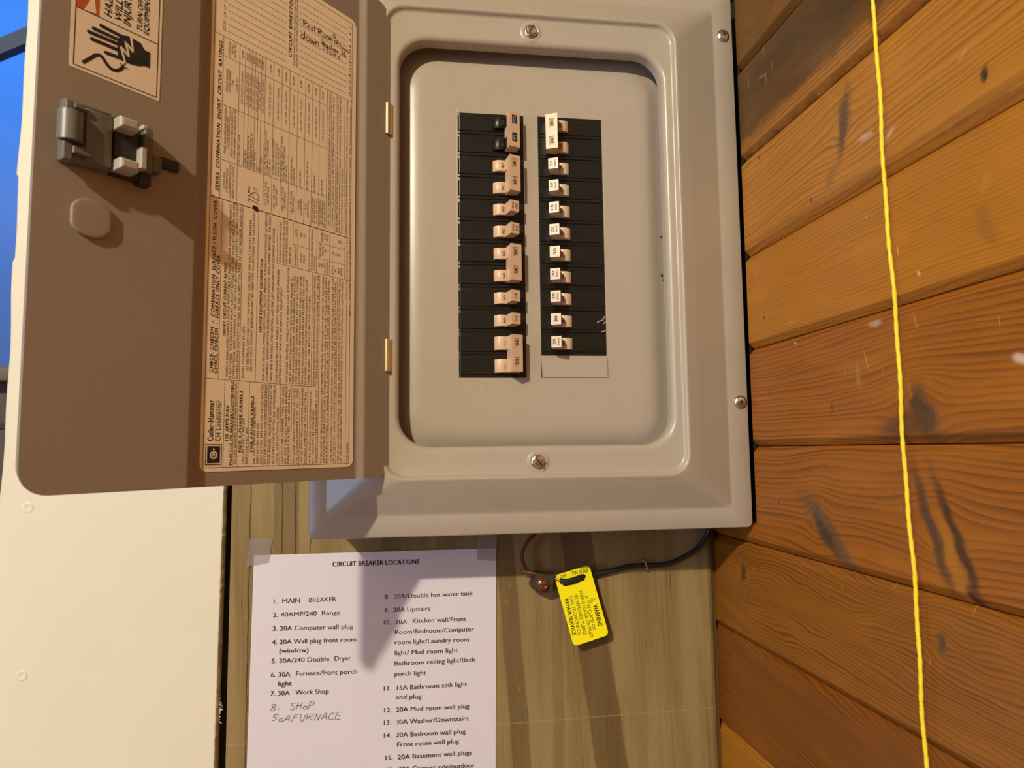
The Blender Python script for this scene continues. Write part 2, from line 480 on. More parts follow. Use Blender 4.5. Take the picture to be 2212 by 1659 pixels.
tag(wb.build('wall_back', [MOLIVE, MDARK], origin=W(0, 0, 0), auto=0), kind='structure')

# white painted board left of it, torn along its right edge
def white_mat():
    M = Mat('cream_painted_board', (.80, .73, .56), .5, 0, .35)
    x, y, z = M.coords()
    a = M.noise(x * .010, z * .008, 2.0, 3); b = M.noise(x * .35, z * .05, 4.0, 2); c = M.noise(x * .06, z * .4, 9.0, 2)
    M.color(M.mix(a, (.745, .695, .555), (.695, .64, .49)))
    M.bump(b * .6 + c * .4, .0004, .4)
    return M.m
MWHITE = white_mat()
random.seed(5)
t1 = MB()
zs = [-1800, -900, -700] + [-640 + i * 4.0 for i in range(200)] + [400, 1080]
front = []; 
for z in zs:
    xr = -202.6 + (z + 318) * .0098
    j = random.uniform(-.6, .6) if -640 < z < 260 else 0
    xl = -384.3 + .9 * math.sin(z * .021) + .5 * math.sin(z * .063 + 1)
    if -120 < z < -40: xl += 1.6
    front.append([(xl + .3, 100, z), (xl, 78.5, z), (xl + 2.2, 76, z), (xr - .9, 76, z), (xr - .2 + j * .3, 76.4, z), (xr + .5 + j, 78.5, z), (xr + .2 + j * 1.4, 84, z), (xr - .6, 91.9, z)])
t1.loft(front, True, True, 0, False)
tag(t1.build('trim_1', MWHITE, origin=W(0, 0, 0), auto=0), kind='structure')
# lumps: filled nail heads on the board
nm = MB()
for (u, v, r) in ((60, 1097, 5.2), (47, 1460, 5.0)):
    c0 = onY(u, v, 76)
    nm.loft([[(c0.x + rr * math.cos(a * .3142), yy, c0.z + rr * math.sin(a * .3142)) for a in range(20)] for rr, yy in ((r, 76.1), (r * .8, 75.55), (r * .6, 75.5), (r * .3, 75.9), (.1, 76.0))], False, True, 0, True)
tag(nm.build('trim_2', MWHITE, origin=W(0, 0, 0)), kind='structure')

# torn paper fluff and plaster crumbs in the gap
flk = MB()
for (u0, v0, n_, sp) in ((474, 1530, 46, 5.0), (478, 1390, 16, 3.5), (484, 1240, 7, 2), (477, 1330, 8, 2.0)):
    c0 = onY(u0, v0, 81)
    for i in range(n_):
        a = random.uniform(-1.1, 1.1); L = random.uniform(1.2, sp); b = Vector((c0.x - 2 + random.uniform(-1, 1.2), 80.5, c0.z + random.gauss(0, sp * 1.1)))
        d = Vector((math.cos(a), random.uniform(-.25, .1), math.sin(a))) * L
        s = Vector((-d.z, 0, d.x)).normalized() * random.uniform(.25, .7)
        flk.add([b - s, b + s, b + d * .7 + s * .8, b + d, b + d * .6 - s], [(0, 1, 2, 3, 4)], 0)
tag(flk.build('torn_paper_fluff', flat('pale_fluff', (.66, .60, .54), .9), origin=W(0, 0, 0)),
    'pale torn paper fluff sticking out of the gap beside the cream painted board', 'paper scraps', kind='stuff')

# the room behind the camera, and the far end of the building seen past the cream board
MROOM = flat('brown_wall_panelling', (.11, .085, .06), .7)
MFLOOR = flat('floor_boards', (.26, .20, .15), .6)
MGREY = flat('grey_block_wall', (.10, .082, .062), .85, speck=.3, sc=.02)
def room(name, *boxes, mat=MROOM):
    mb = MB()
    for b in boxes: mb.box(*b)
    tag(mb.build(name, mat, origin=W(0, 0, 0)), kind='structure')
room('floor', (-2200, 284, -3100, 700, -1900, -1800), mat=MFLOOR)
room('ceiling', (-2200, 284, -3100, 700, 1080, 1180), mat=flat('ceiling_boards', (.16, .12, .08), .8))
room('wall_front', (-2200, 284, -3100, -3000, -1800, 1080))
room('wall_left', (-1800, -1700, -3000, -1700, -1800, 1080), (-1800, -1700, -900, 60, -1800, 1080), (-1800, -1700, -1700, -900, -1800, -840), (-1800, -1700, -1700, -900, 40, 1080))
# far window: sill height comes from the photograph
YF = 600.0
zs_ = onY(20, 797, YF).z
zl_ = onY(20, 828, YF).z
xl_ = onY(0, 400, YF).x - 500; xr_ = onY(52, 0, YF).x + 330
room('wall_far', (-2200, xr_ + 200, YF, YF + 90, -1800, zl_ - .5), (xr_, -350, YF, YF + 90, -1800, 1080), (-2200, xl_, YF, YF + 90, zl_ - .5, 1080), (xl_, xr_, YF, YF + 90, 740, 1080), mat=MGREY)
sill = MB(); sill.bbox(xl_ - 30, xr_ + 30, YF - 40, YF + 95, zl_, zs_, 3)
win = tag(sill.build('window_1', flat('oak_sill', (.14, .10, .06), .6), origin=W(0, 0, 0)), kind='structure')
gm = bpy.data.materials.new('window_glass'); gm.use_nodes = True
gn = gm.node_tree; gn.nodes.clear()
go = gn.nodes.new('ShaderNodeOutputMaterial'); gx = gn.nodes.new('ShaderNodeMixShader'); gt = gn.nodes.new('ShaderNodeBsdfTransparent'); gg = gn.nodes.new('ShaderNodeBsdfGlossy')
gg.inputs['Roughness'].default_value = .02; gx.inputs[0].default_value = .015
gn.links.new(gt.outputs[0], gx.inputs[1]); gn.links.new(gg.outputs[0], gx.inputs[2]); gn.links.new(gx.outputs[0], go.inputs[0])
pn = MB(); pn.box(xl_, xr_, YF + 40, YF + 44, zs_, 740)
pn.build('pane', gm, win)
lm = MB()
for zz in (zl_ - 62, zl_ - 190, zl_ - 330): lm.box(xl_ - 60, xr_ + 60, YF - 3, YF - .2, zz - 8, zz)
tag(lm.build('trim_3', flat('dark_joint', (.05, .04, .03), .9), origin=W(0, 0, 0)), kind='structure')
# the slanting bar outside the window
YB = 790.0
pa = onY(-60, 133, YB); pb = onY(52, 86, YB); pb = pb + (pb - pa) * .8
bar = MB(); d_ = (pb - pa).normalized()
up_ = Vector((-d_.z, 0, d_.x)); w_ = (onY(20, 85, YB) - onY(20, 120, YB)).length * .45
bar.prism([(pa.x - up_.x * w_, pa.z - up_.z * w_), (pb.x - up_.x * w_, pb.z - up_.z * w_), (pb.x + up_.x * w_, pb.z + up_.z * w_), (pa.x + up_.x * w_, pa.z + up_.z * w_)], 'y', YB - 10, YB + 10)
bt = empty('slanted_rail', W(pa.x, YB, pa.z))
tag(bt, 'dark blue slanted rail outside the blue window at the left edge', 'rail')
bar.build('rail_bar', flat('blue_grey_metal', (.035, .07, .16), .5), bt, org=(pa.x, YB, pa.z))
ec = onY(2, 134, YB); r_ = (onY(0, 126, YB) - onY(0, 141, YB)).length / 2
cb = MB(); cb.bbox(ec.x - r_ * 4, ec.x + r_ * .9, YB - 40, YB - 21, ec.z - r_, ec.z + r_, 3)
cb.build('end_bracket', flat('black_metal', (.01, .01, .012), .6), bt, org=(pa.x, YB, pa.z))
# ------------------------------------------------------------------ the breaker panel
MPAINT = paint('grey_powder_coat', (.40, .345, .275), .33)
MDOOR = paint('grey_powder_coat_shaded', (.30, .245, .185), .45)  # the cover's paint in a darker copy, the door's shade put into it
MSTEEL = flat('zinc_steel', (.62, .58, .50), .26, 1.0)
MBRASS = flat('yellowed_zinc', (.70, .58, .36), .28, 1.0)
MSLOT = flat('dark_slot', (.02, .017, .013), .8)
INK = flat('black_ink', (.018, .014, .012), .7)
NV = Vector((0, -1, 0))
PO = (64, 0, -115)
panel = empty('breaker_panel', W(*PO))
tag(panel, 'grey steel breaker panel with its door swung open, mounted on the olive board', 'breaker panel')
bx = MB(); bx.box(-113, 243, 9.2, 81.8, -350, 120)
bx.build('enclosure_box', MPAINT, panel, org=PO)

def pan(x0, x1, z0, z1):
    return lambda i, r, y, n=8: rrect(x0 + i, x1 - i, z0 + i, z1 - i, r, y, n)
rim = (-119.6, 252.2, -357.5, 127); sl = (-104.8, 231.9, -339.4, 109); cr = (-61.5, 189.6, -311.0, 80.8); op = (-48.8, 177.6, -285.4, 53.8)
def R4(q, i, r, y): return rrect(q[0] + i, q[1] - i, q[2] + i, q[3] - i, r, y, 8)
cv = MB()
rings = [R4(rim, .6, 4.5, 11), R4(rim, 0, 5, 9), R4(rim, 0, 5, 3.1), R4(rim, .35, 5, 1.7), R4(rim, 1.2, 4.6, 1.0), R4(sl, -2.0, 6, .95), R4(sl, -.8, 6, .75)]
for k in range(0, 13):
    t = k / 13.6
    q = [sl[j] + (cr[j] - sl[j]) * t for j in range(4)]
    rings.append(R4(q, 0, 6 + 11 * t, 0.4 - 19.8 * (t - .08 * max(0, t - .7) ** 2 * 8)))
rings += [R4(cr, -.9, 17.4, -18.75), R4(cr, .2, 17, -19.0), R4(cr, 1.2, 16.5, -18.5), R4(cr, 2.2, 16, -16.8), R4(cr, 3.0, 15.5, -15.4), R4(cr, 4.4, 15, -15.0), R4(op, -5.5, 29, -15.0)]
for k in range(1, 7):
    a = math.radians(90 * k / 6)
    rings.append(R4(op, -5.0 + 5.0 * math.sin(a), 28.5 - 4 * math.sin(a), -15 + 4.5 * (1 - math.cos(a))))
rings += [R4(op, 0, 24.5, -2.5), R4(op, -1.0, 25, -2.3), R4(op, -1.2, 25, -12)]
cv.loft(rings, False, False, 0, True)
cover = cv.build('cover_frame', MPAINT, panel, org=PO, auto=50)

# dead front: a plate behind the opening whose border rolls back
df = MB()
q = (-46.5, 175.5, -283.4, 49.2)
df.loft([R4(q, -9, 30, 9), R4(q, -3, 28, 7.6), R4(q, 0, 26, 6.3), R4(q, 3, 24, 4.9), R4(q, 7, 22, 3.3), R4(q, 11, 20, 2.3), R4(q, 16, 17, 1.9), R4(q, 26, 10, 1.8)], False, True, 0, True)
dead = df.build('dead_front', MPAINT, panel, org=PO, auto=60)
# scribed twist-out marks, the slit and the small arrow: bare bright metal
MSCR = flat('scratched_bare_metal', (.75, .70, .60), .35, .6)
def stroke(pxs, w, y=1.8):
    mb = MB(); mb.ribbon([onY(u, v, y) for u, v in pxs], w, NV, .06, 0)
    mb.build('scribe_mark', MSCR, dead, org=PO)
for pxs, w in (([(987.5, 232), (987.5, 241)], .5), ([(1129.5, 239), (1129.5, 247)], .4), ([(1159.5, 239), (1160, 251)], .4), ([(1299, 246), (1299, 255)], .4),
               ([(1140, 251), (1145.5, 240), (1150, 252)], .3), ([(1313.3, 772), (1313.8, 815)], .35), ([(1132, 340), (1133.6, 430)], .35), ([(1134.6, 480), (1135.4, 520)], .35), ([(1163.5, 345), (1165, 470)], .3), ([(1302, 300), (1310, 700)], .35), ([(986.2, 262), (988, 560)], .3),
               ([(1043, 832), (1040, 840)], .3), ([(1040, 844), (1038.5, 848)], .25)):
    stroke(pxs, w)
# blank twist-out tab at the foot of the right column
tb = MB()
a_, b_, c_, d4 = onY(1171, 769.5, 1.4), onY(1312.6, 769.5, 1.4), onY(1314, 815.2, 1.4), onY(1172.2, 815.2, 1.4)
tb.loft([[(a_.x, 1.5, d4.z), (c_.x, 1.5, d4.z), (c_.x, 1.5, a_.z), (a_.x, 1.5, a_.z)], [(a_.x, 1.3, d4.z + .2), (c_.x - .3, 1.3, d4.z + .2), (c_.x - .3, 1.3, a_.z), (a_.x + .3, 1.2, a_.z)]], False, True, 0, False)
tb.ribbon([onY(1168.3, 773, 1.7), onY(1169.6, 795, 1.7), onY(1171, 815.6, 1.7)], [.2, .55, 1.0], NV, .05, 1)
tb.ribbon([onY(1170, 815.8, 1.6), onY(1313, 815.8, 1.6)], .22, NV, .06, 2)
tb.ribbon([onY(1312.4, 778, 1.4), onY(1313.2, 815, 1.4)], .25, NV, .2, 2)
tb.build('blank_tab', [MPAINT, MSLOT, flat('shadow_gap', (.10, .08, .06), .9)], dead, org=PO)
# two flush catch marks on the right edge of the opening
for v0, v1 in ((507, 519), (591, 600)):
    ct = MB()
    p0 = onY(1424, v0 + 6, 4.5); p1 = onY(1430.5, v0, 4.5); p2 = onY(1431, v1, 4.5)
    ct.add([p0 + Vector((0, -1.4, 0)), p2 + Vector((0, -1.4, 0)), p1 + Vector((0, -1.4, 0))], [(0, 1, 2)], 0)
    ct.build('catch_slot', MSLOT, dead, org=PO)

def hexscrew(x, z, ang):
    y = -15.0
    mb = MB()
    def circ(r, yy, n=28, ph=0): return [(x + r * math.cos(ph + 2 * math.pi * i / n), yy, z + r * math.sin(ph + 2 * math.pi * i / n)) for i in range(n)]
    dm = MB()
    dm.loft([circ(9.5, y - .02), circ(8.6, y - .25), circ(7.6, y - .7), circ(6.8, y - .75), circ(6.0, y - .3), circ(5.4, y - .1)], False, True, 0, True)
    dm.build('screw_boss', MPAINT, cover, org=PO)
    mb.loft([circ(5.6, y - .3), circ(5.6, y - .9), circ(5.0, y - 1.4), circ(4.4, y - 1.5)], False, False, 0, True)
    hx = lambda r, yy: circ(r, yy, 6, ang)
    mb.loft([hx(4.7, y - 1.3), hx(4.7, y - 4.0), hx(4.2, y - 4.6), hx(3.6, y - 4.75)], False, True, 0, False)
    mb.loft([circ(3.7, y - 4.4), circ(3.5, y - 4.95), circ(3.1, y - 5.05)], False, True, 0, True)
    c, s = math.cos(ang + 1.0), math.sin(ang + 1.0)
    p = Vector((x, y - 5.06, z)); d = Vector((c, 0, s)) * 4.2
    mb.ribbon([p - d, p + d], 1.1, NV, .05, 1)
    mb.build('hex_screw', [MSTEEL, MSLOT], cover, org=PO)
hexscrew(62.0, 66.6, .05)
hexscrew(62.6, -298.4, 1.25)
def panscrew(x, z, ang):
    y = 1.0; mb = MB(); R = 5.9
    def circ(r, yy, n=24): return [(x + r * math.cos(2 * math.pi * i / n), yy, z + r * math.sin(2 * math.pi * i / n)) for i in range(n)]
    mb.loft([circ(R, y)] + [circ(R * math.cos(math.radians(a)), y - .5 - 2.6 * math.sin(math.radians(a))) for a in (0, 15, 30, 45, 60, 75)] + [circ(.05, y - 3.12)], False, False, 0, True)
    for a, L in ((ang, 3.0), (ang + math.pi / 2, 2.5)):
        d = Vector((math.cos(a), 0, math.sin(a)))
        pts = [Vector((x, 0, z)) + d * t for t in (-L, -L * .5, 0, L * .5, L)]
        pts = [Vector((p.x, y - .5 - 2.6 * math.sqrt(max(0, 1 - ((p - Vector((x, 0, z))).length / R) ** 2)), p.z)) for p in pts]
        mb.ribbon(pts, [.4, 1.2, 1.7, 1.2, .4], NV, .08, 1)
    mb.build('pan_head_screw', [MSTEEL, MSLOT], cover, org=PO)
panscrew(242.6, 85.4, .5)
panscrew(244.6, -249.6, .05)
for z0, z1 in ((-31.2, -4.6), (-225.8, -199.8)):
    mb = MB()
    mb.tube([(-58.0, -17.4, z0), (-58.0, -17.4, z0 + .3), (-58.0, -17.4, z1 - .3), (-58.0, -17.4, z1)], lambda t: 2.5 if .2 < t < .8 else 2.2, 14)
    mb.prism([(-58.6, -16.2), (-54.2, -15.7), (-54.2, -15.0), (-58.6, -15.0)], 'z', z0 + .5, z1 - .5)
    mb.build('hinge', MBRASS, panel, org=PO)

# ------------------------------------------------------------------ the open door (door coordinates: u, h, z)
door_m = MB()
DW, DZ0, DZ1, DR = 255.0, -308.6, 79.0, 14.0
def hprof(u):
    def s(a, b):
        t = min(1, max(0, (u - a) / (b - a))); return t * t * (3 - 2 * t)
    return -3.4 * (s(25.5, 32.5) - s(161.5, 167.2))
def zlim(u):
    d = max(0, DR - u, u - (DW - DR))
    k = DR - math.sqrt(max(0, DR * DR - d * d))
    return DZ0 + k, DZ1 - k
us = sorted(set([0, .15, .6, 1.4, 2.6, 4.2, 6.2, 8.6, 11.2, 14, 20, 25] + [25.5 + .7 * i for i in range(11)] + [34, 60, 100, 140, 160] + [161.5 + .57 * i for i in range(11)] + [168, 190, 215, 241, DW - 11.2, DW - 8.6, DW - 6.2, DW - 4.2, DW - 2.6, DW - 1.4, DW - .6, DW - .15, DW]))
top = []; 
for u in us:
    a, b = zlim(u); h = hprof(u)
    top.append([(u, h, a), (u, h, b)])
n_ = len(us); o = len(door_m.v)
for (p, r) in top: door_m.v += [Vector(p), Vector(r)]
for i in range(n_ - 1):
    door_m.f.append([o + 2 * i, o + 2 * i + 1, o + 2 * i + 3, o + 2 * i + 2]); door_m.mi.append(0); door_m.sm.append(True)
outline = [p for p, r in top] + [r for p, r in reversed(top)]
ed = [[(p[0], p[1], p[2]) for p in outline], [(p[0], p[1] - 1.0, p[2]) for p in outline], [(127.5 + (p[0] - 127.5) * .99, p[1] - 6.5, -114.8 + (p[2] + 114.8) * .992) for p in outline]]
door_m.loft(ed, False, True, 0, True)
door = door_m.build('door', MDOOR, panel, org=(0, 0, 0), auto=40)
door.location = ((HINGE.x - PO[0]) / 1000, (HINGE.y - PO[1]) / 1000, (0 - PO[2]) / 1000)
door.rotation_euler = (0, 0, math.pi + TH)
NDH = Vector((0, 1, 0))        # door normal in door coordinates
def dring(u0, u1, z0, z1, r, h, n=6):
    return [(p[0], h, p[2]) for p in rrect(u0, u1, z0, z1, r, 0, n)]

# raised knock-out disc
ko = MB()
kc = (226.6, -161.0)
def octa(rx, rz, h, n=32):
    out = []
    for i in range(n):
        a = 2 * math.pi * i / n
        out.append((max(-rx * .9, min(rx * .9, rx * math.cos(a))) + kc[0], h, max(-rz * .97, min(rz * .97, rz * math.sin(a))) + kc[1]))
    return out
ko.loft([octa(11.4, 10.9, .01), octa(11.3, 10.8, 1.5), octa(11.0, 10.5, 2.0), octa(10.3, 9.9, 2.15), octa(9.0, 8.6, 2.2)], False, True, 0, True)
ko.build('knockout_disc', MDOOR, door, auto=40)

# latch on the door
ML1 = flat('grey_latch_plastic', (.135, .128, .108), .38)
ML2 = flat('pale_latch_plastic', (.42, .39, .34), .42)
ML3 = flat('dark_latch_plastic', (.028, .025, .022), .5)
lt = MB()
def dbox(mb, x0, x1, ya, yb, h0, h1, mat=0, b=.8):
    """box over the door whose top face covers the pixels x0..x1, and ya..yb at its middle"""
    xm = (x0 + x1) / 2
    ua = onD(x0, (ya + yb) / 2, h1)[0]; ub = onD(x1, (ya + yb) / 2, h1)[0]
    za = onD(xm, ya, h1)[2]; zb = onD(xm, yb, h1)[2]
    u0, u1 = sorted((ua, ub)); z0, z1 = sorted((za, zb))
    mb.loft([dring(u0, u1, z0, z1, .3, h0, 1), dring(u0, u1, z0, z1, .3, h1 - b, 1), dring(u0 + b * .4, u1 - b * .4, z0 + b * .4, z1 - b * .4, .3, h1 - b * .3, 1), dring(u0 + b, u1 - b, z0 + b, z1 - b, .3, h1, 1)], True, True, mat, False)
    return u0, u1, z0, z1
dbox(lt, 137, 240, 226, 356, 0, 6.5, 0)
dbox(lt, 185, 244, 242, 356, 0, 8.5, 0)
# roll-shaped finger grip
u0 = onD(190, 270, 12)[0]; u1 = onD(133, 270, 12)[0]; z0 = onD(155, 299, 12)[2]; z1 = onD(160, 236, 12)[2]
ce = (u0 + u1) / 2; rr = (u1 - u0) / 2
lt.loft([[(ce + rr * math.cos(a), 6 + 6.5 * math.sin(a), z) for a in [math.pi * i / 14 for i in range(15)]] for z in (z0, z1)], True, True, 0, True)
lt.build('latch_body', ML1, door)
lg = MB()
dbox(lg, 141, 162, 214, 300, 4, 10, 0); dbox(lg, 162, 184, 222, 236, 4, 10.5, 0)
dbox(lg, 136, 158, 304, 345, 4, 9, 0); dbox(lg, 158, 200, 318, 336, 4, 10, 0)
lg.build('latch_grip_end', ML1, door)
lb = MB()
dbox(lb, 243, 318, 262, 385, 0, 5.5, 0); dbox(lb, 247, 300, 285, 345, 0, 7, 0); dbox(lb, 305, 330, 280, 400, 0, 7, 0)
lb.build('latch_plate', ML3, door)
for ya, yb in ((254, 279), (343, 367)):
    lp = MB(); dbox(lp, 261, 303, ya, yb, 0, 16, 0, 1.6); lp.build('latch_prong', ML2, door)
ls = MB(); dbox(ls, 305, 319, 317, 366, 2, 12, 0); dbox(ls, 309, 322, 270, 280, 2, 10, 0)
ls.build('latch_spring_tab', ML2, door)
lk = MB(); dbox(lk, 312, 330, 275, 372, 0, 10, 0); dbox(lk, 328, 351, 338, 372, 0, 7, 0)
lk.build('latch_block', ML1, door)
ltg = MB(); dbox(ltg, 350, 389, 344, 366, 0, 3.5, 0)
ltg.build('latch_tongue', ML3, door)
# ------------------------------------------------------------------ stickers on the door
ZM = {'T': (430, 0, 6.1444), 'A': (430, 250, 6.1444), 'B': (430, 500, 6.1444), 'C': (430, 770, 6.1444), 'W': (0, 0, 4.6083)}
LH = -3.4 + .25
def zp(k, x, y, h=LH):
    ox, oy, s = ZM[k]
    return onD(ox + x / s, oy + y / s, h)
MLAB = flat('tan_label_paper', (.97, .83, .60), .42, speck=.03)
MLABW = flat('cream_sticker', (.88, .75, .57), .42, speck=.03)
MRED = flat('orange_red_print', (.55, .10, .03), .5)
lab = MB()
Lu0, Lu1, Lz0, Lz1 = 34.6, 157.4, -299.6, 50.2
lab.loft([dring(Lu0, Lu1, Lz0, Lz1, 5.5, -3.38), dring(Lu0, Lu1, Lz0, Lz1, 5.5, LH)], False, True, 0, False)
def ll(k0, x0, y0, k1, x1, y1, w=.22, mat=1):
    lab.ribbon([zp(k0, x0, y0), zp(k1, x1, y1)], w, NDH, .06, mat)
def lu(k, x, y, z0, z1, w=.22):
    """line at constant u through a point, from z0 to z1"""
    u = zp(k, x, y)[0]; lab.ribbon([(u, LH, z0), (u, LH, z1)], w, NDH, .06, 1)
def lz(k, x, y, u0, u1, w=.22):
    z = zp(k, x, y)[2]; lab.ribbon([(u0, LH, z), (u1, LH, z)], w, NDH, .06, 1)
zU = lambda k, x, y: zp(k, x, y)[0]
zZ = lambda k, x, y: zp(k, x, y)[2]
uL = zU('C', 60, 1000); uR = zU('C', 1985, 1300); zB = zZ('C', 1000, 1450); zT = Lz1 - 3.5
z1_ = zZ('C', 800, 345)          # first divider, over the maker's block
z2_ = zZ('A', 1100, 1350)        # thick divider under the ratings table
z3_ = zZ('T', 1100, 877)         # divider under the circuit directory
for a in (uL, uR): lab.ribbon([(a, LH, zB), (a, LH, zT)], .3, NDH, .06, 1)
for a in (zB, zT): lab.ribbon([(uL, LH, a), (uR, LH, a)], .3, NDH, .06, 1)
lab.ribbon([(uL, LH, z2_), (uR, LH, z2_)], .5, NDH, .06, 1)
lab.ribbon([(uL, LH, z3_), (uR, LH, z3_)], .28, NDH, .06, 1)
uM = zU('C', 1575, 1200)
lab.ribbon([(uL, LH, z1_), (uM, LH, z1_)], .25, NDH, .06, 1)
# maker's block, then the long notes at its right
for x, y in ((325, 1000), (450, 1000), (505, 1000), (655, 1000), (865, 1000), (915, 1000), (1073, 1000), (1220, 1000), (1330, 1000), (1432, 1000)): lu('C', x, y, zB, z1_)
zbx = zZ('B', 1500, 535)
lu('C', 1575, 1000, zB, zbx)
for x, y in ((1715, 1000), (1815, 1000)): lu('C', x, y, zB, zbx)
lu('C', 1940, 1000, zB, zZ('B', 1965, 930))
lu('C', 250, 600 - 320, z1_, z2_); lu('B', 555, 900, z1_, z2_); lu('B', 765, 1000, z1_, z2_)
lu('C', 1485, 395, z1_, zbx)
u0b = zU('B', 1035, 400)
lab.ribbon([(u0b, LH, zbx), (uR, LH, zbx)], .22, NDH, .06, 1)
for x, y in ((1035, 350), (1242, 350), (1308, 350), (1458, 350), (1560, 350), (1732, 350), (1934, 350)): lu('B', x, y, zbx, z2_)
zc = zZ('B', 1350, 200); lab.ribbon([(zU('B', 1242, 300), LH, zc), (zU('B', 1456, 300), LH, zc)], .2, NDH, .06, 1)
for k_, x, y in (('B', 1650, 370), ('B', 1650, 165)):
    zc = zZ(k_, x, y); lab.ribbon([(zU('B', 1560, 300), LH, zc), (zU('B', 1934, 300), LH, zc)], .2, NDH, .06, 1)
# ratings table
lu('A', 285, 600, z2_, z3_)
uN = zU('A', 1690, 900)
zc1 = zZ('A', 1000, 830); zc2 = zZ('T', 1100, 1720) ; zc3 = zZ('T', 1000, 1065)
for zc in (zc1, zc2, zc3): lab.ribbon([(zU('A', 285, 600), LH, zc), (uN, LH, zc)], .22, NDH, .06, 1)
ROWS = [(545, 580), (620, 625), (670, 650), (710, 670), (755, 690), (795, 715), (835, 735), (885, 765), (995, 820), (1105, 875), (1210, 935), (1315, 985), (1415, 1035), (1510, 1085), (1605, 1135), (1705, 1190)]
for i, (x, y) in enumerate(ROWS): lu('T', x, y, zc1 if 0 < i < 7 else z2_, z3_, .2)
for x, y in ((1762, 1215), (1822, 1245), (1937, 1305)): lu('T', x, y, z2_, z3_, .2)
zh = zZ('A', 395, 500); lab.ribbon([(zU('A', 395, 500), LH, zc1), (zU('A', 395, 500), LH, zc2)], .2, NDH, .06, 1)
# directory rules
uA0, uA1 = zU('T', 385, 250), zU('T', 1160, 600); uB0, uB1 = zU('T', 1325, 700), zU('T', 1955, 1000)
za = zZ('T', 380, 410); pit = (zZ('T', 390, 45) - za) / 4
for i in range(12):
    z = za + pit * i
    if z < zT - 1:
        lab.ribbon([(uA0, LH, z), (uA1, LH, z)], .2, NDH, .06, 1)
zb0 = zZ('T', 1328, 912)
for i in range(12):
    z = zb0 + pit * i
    if z < zT - 1:
        lab.ribbon([(uB0, LH, z), (uB1, LH, z)], .2, NDH, .06, 1)
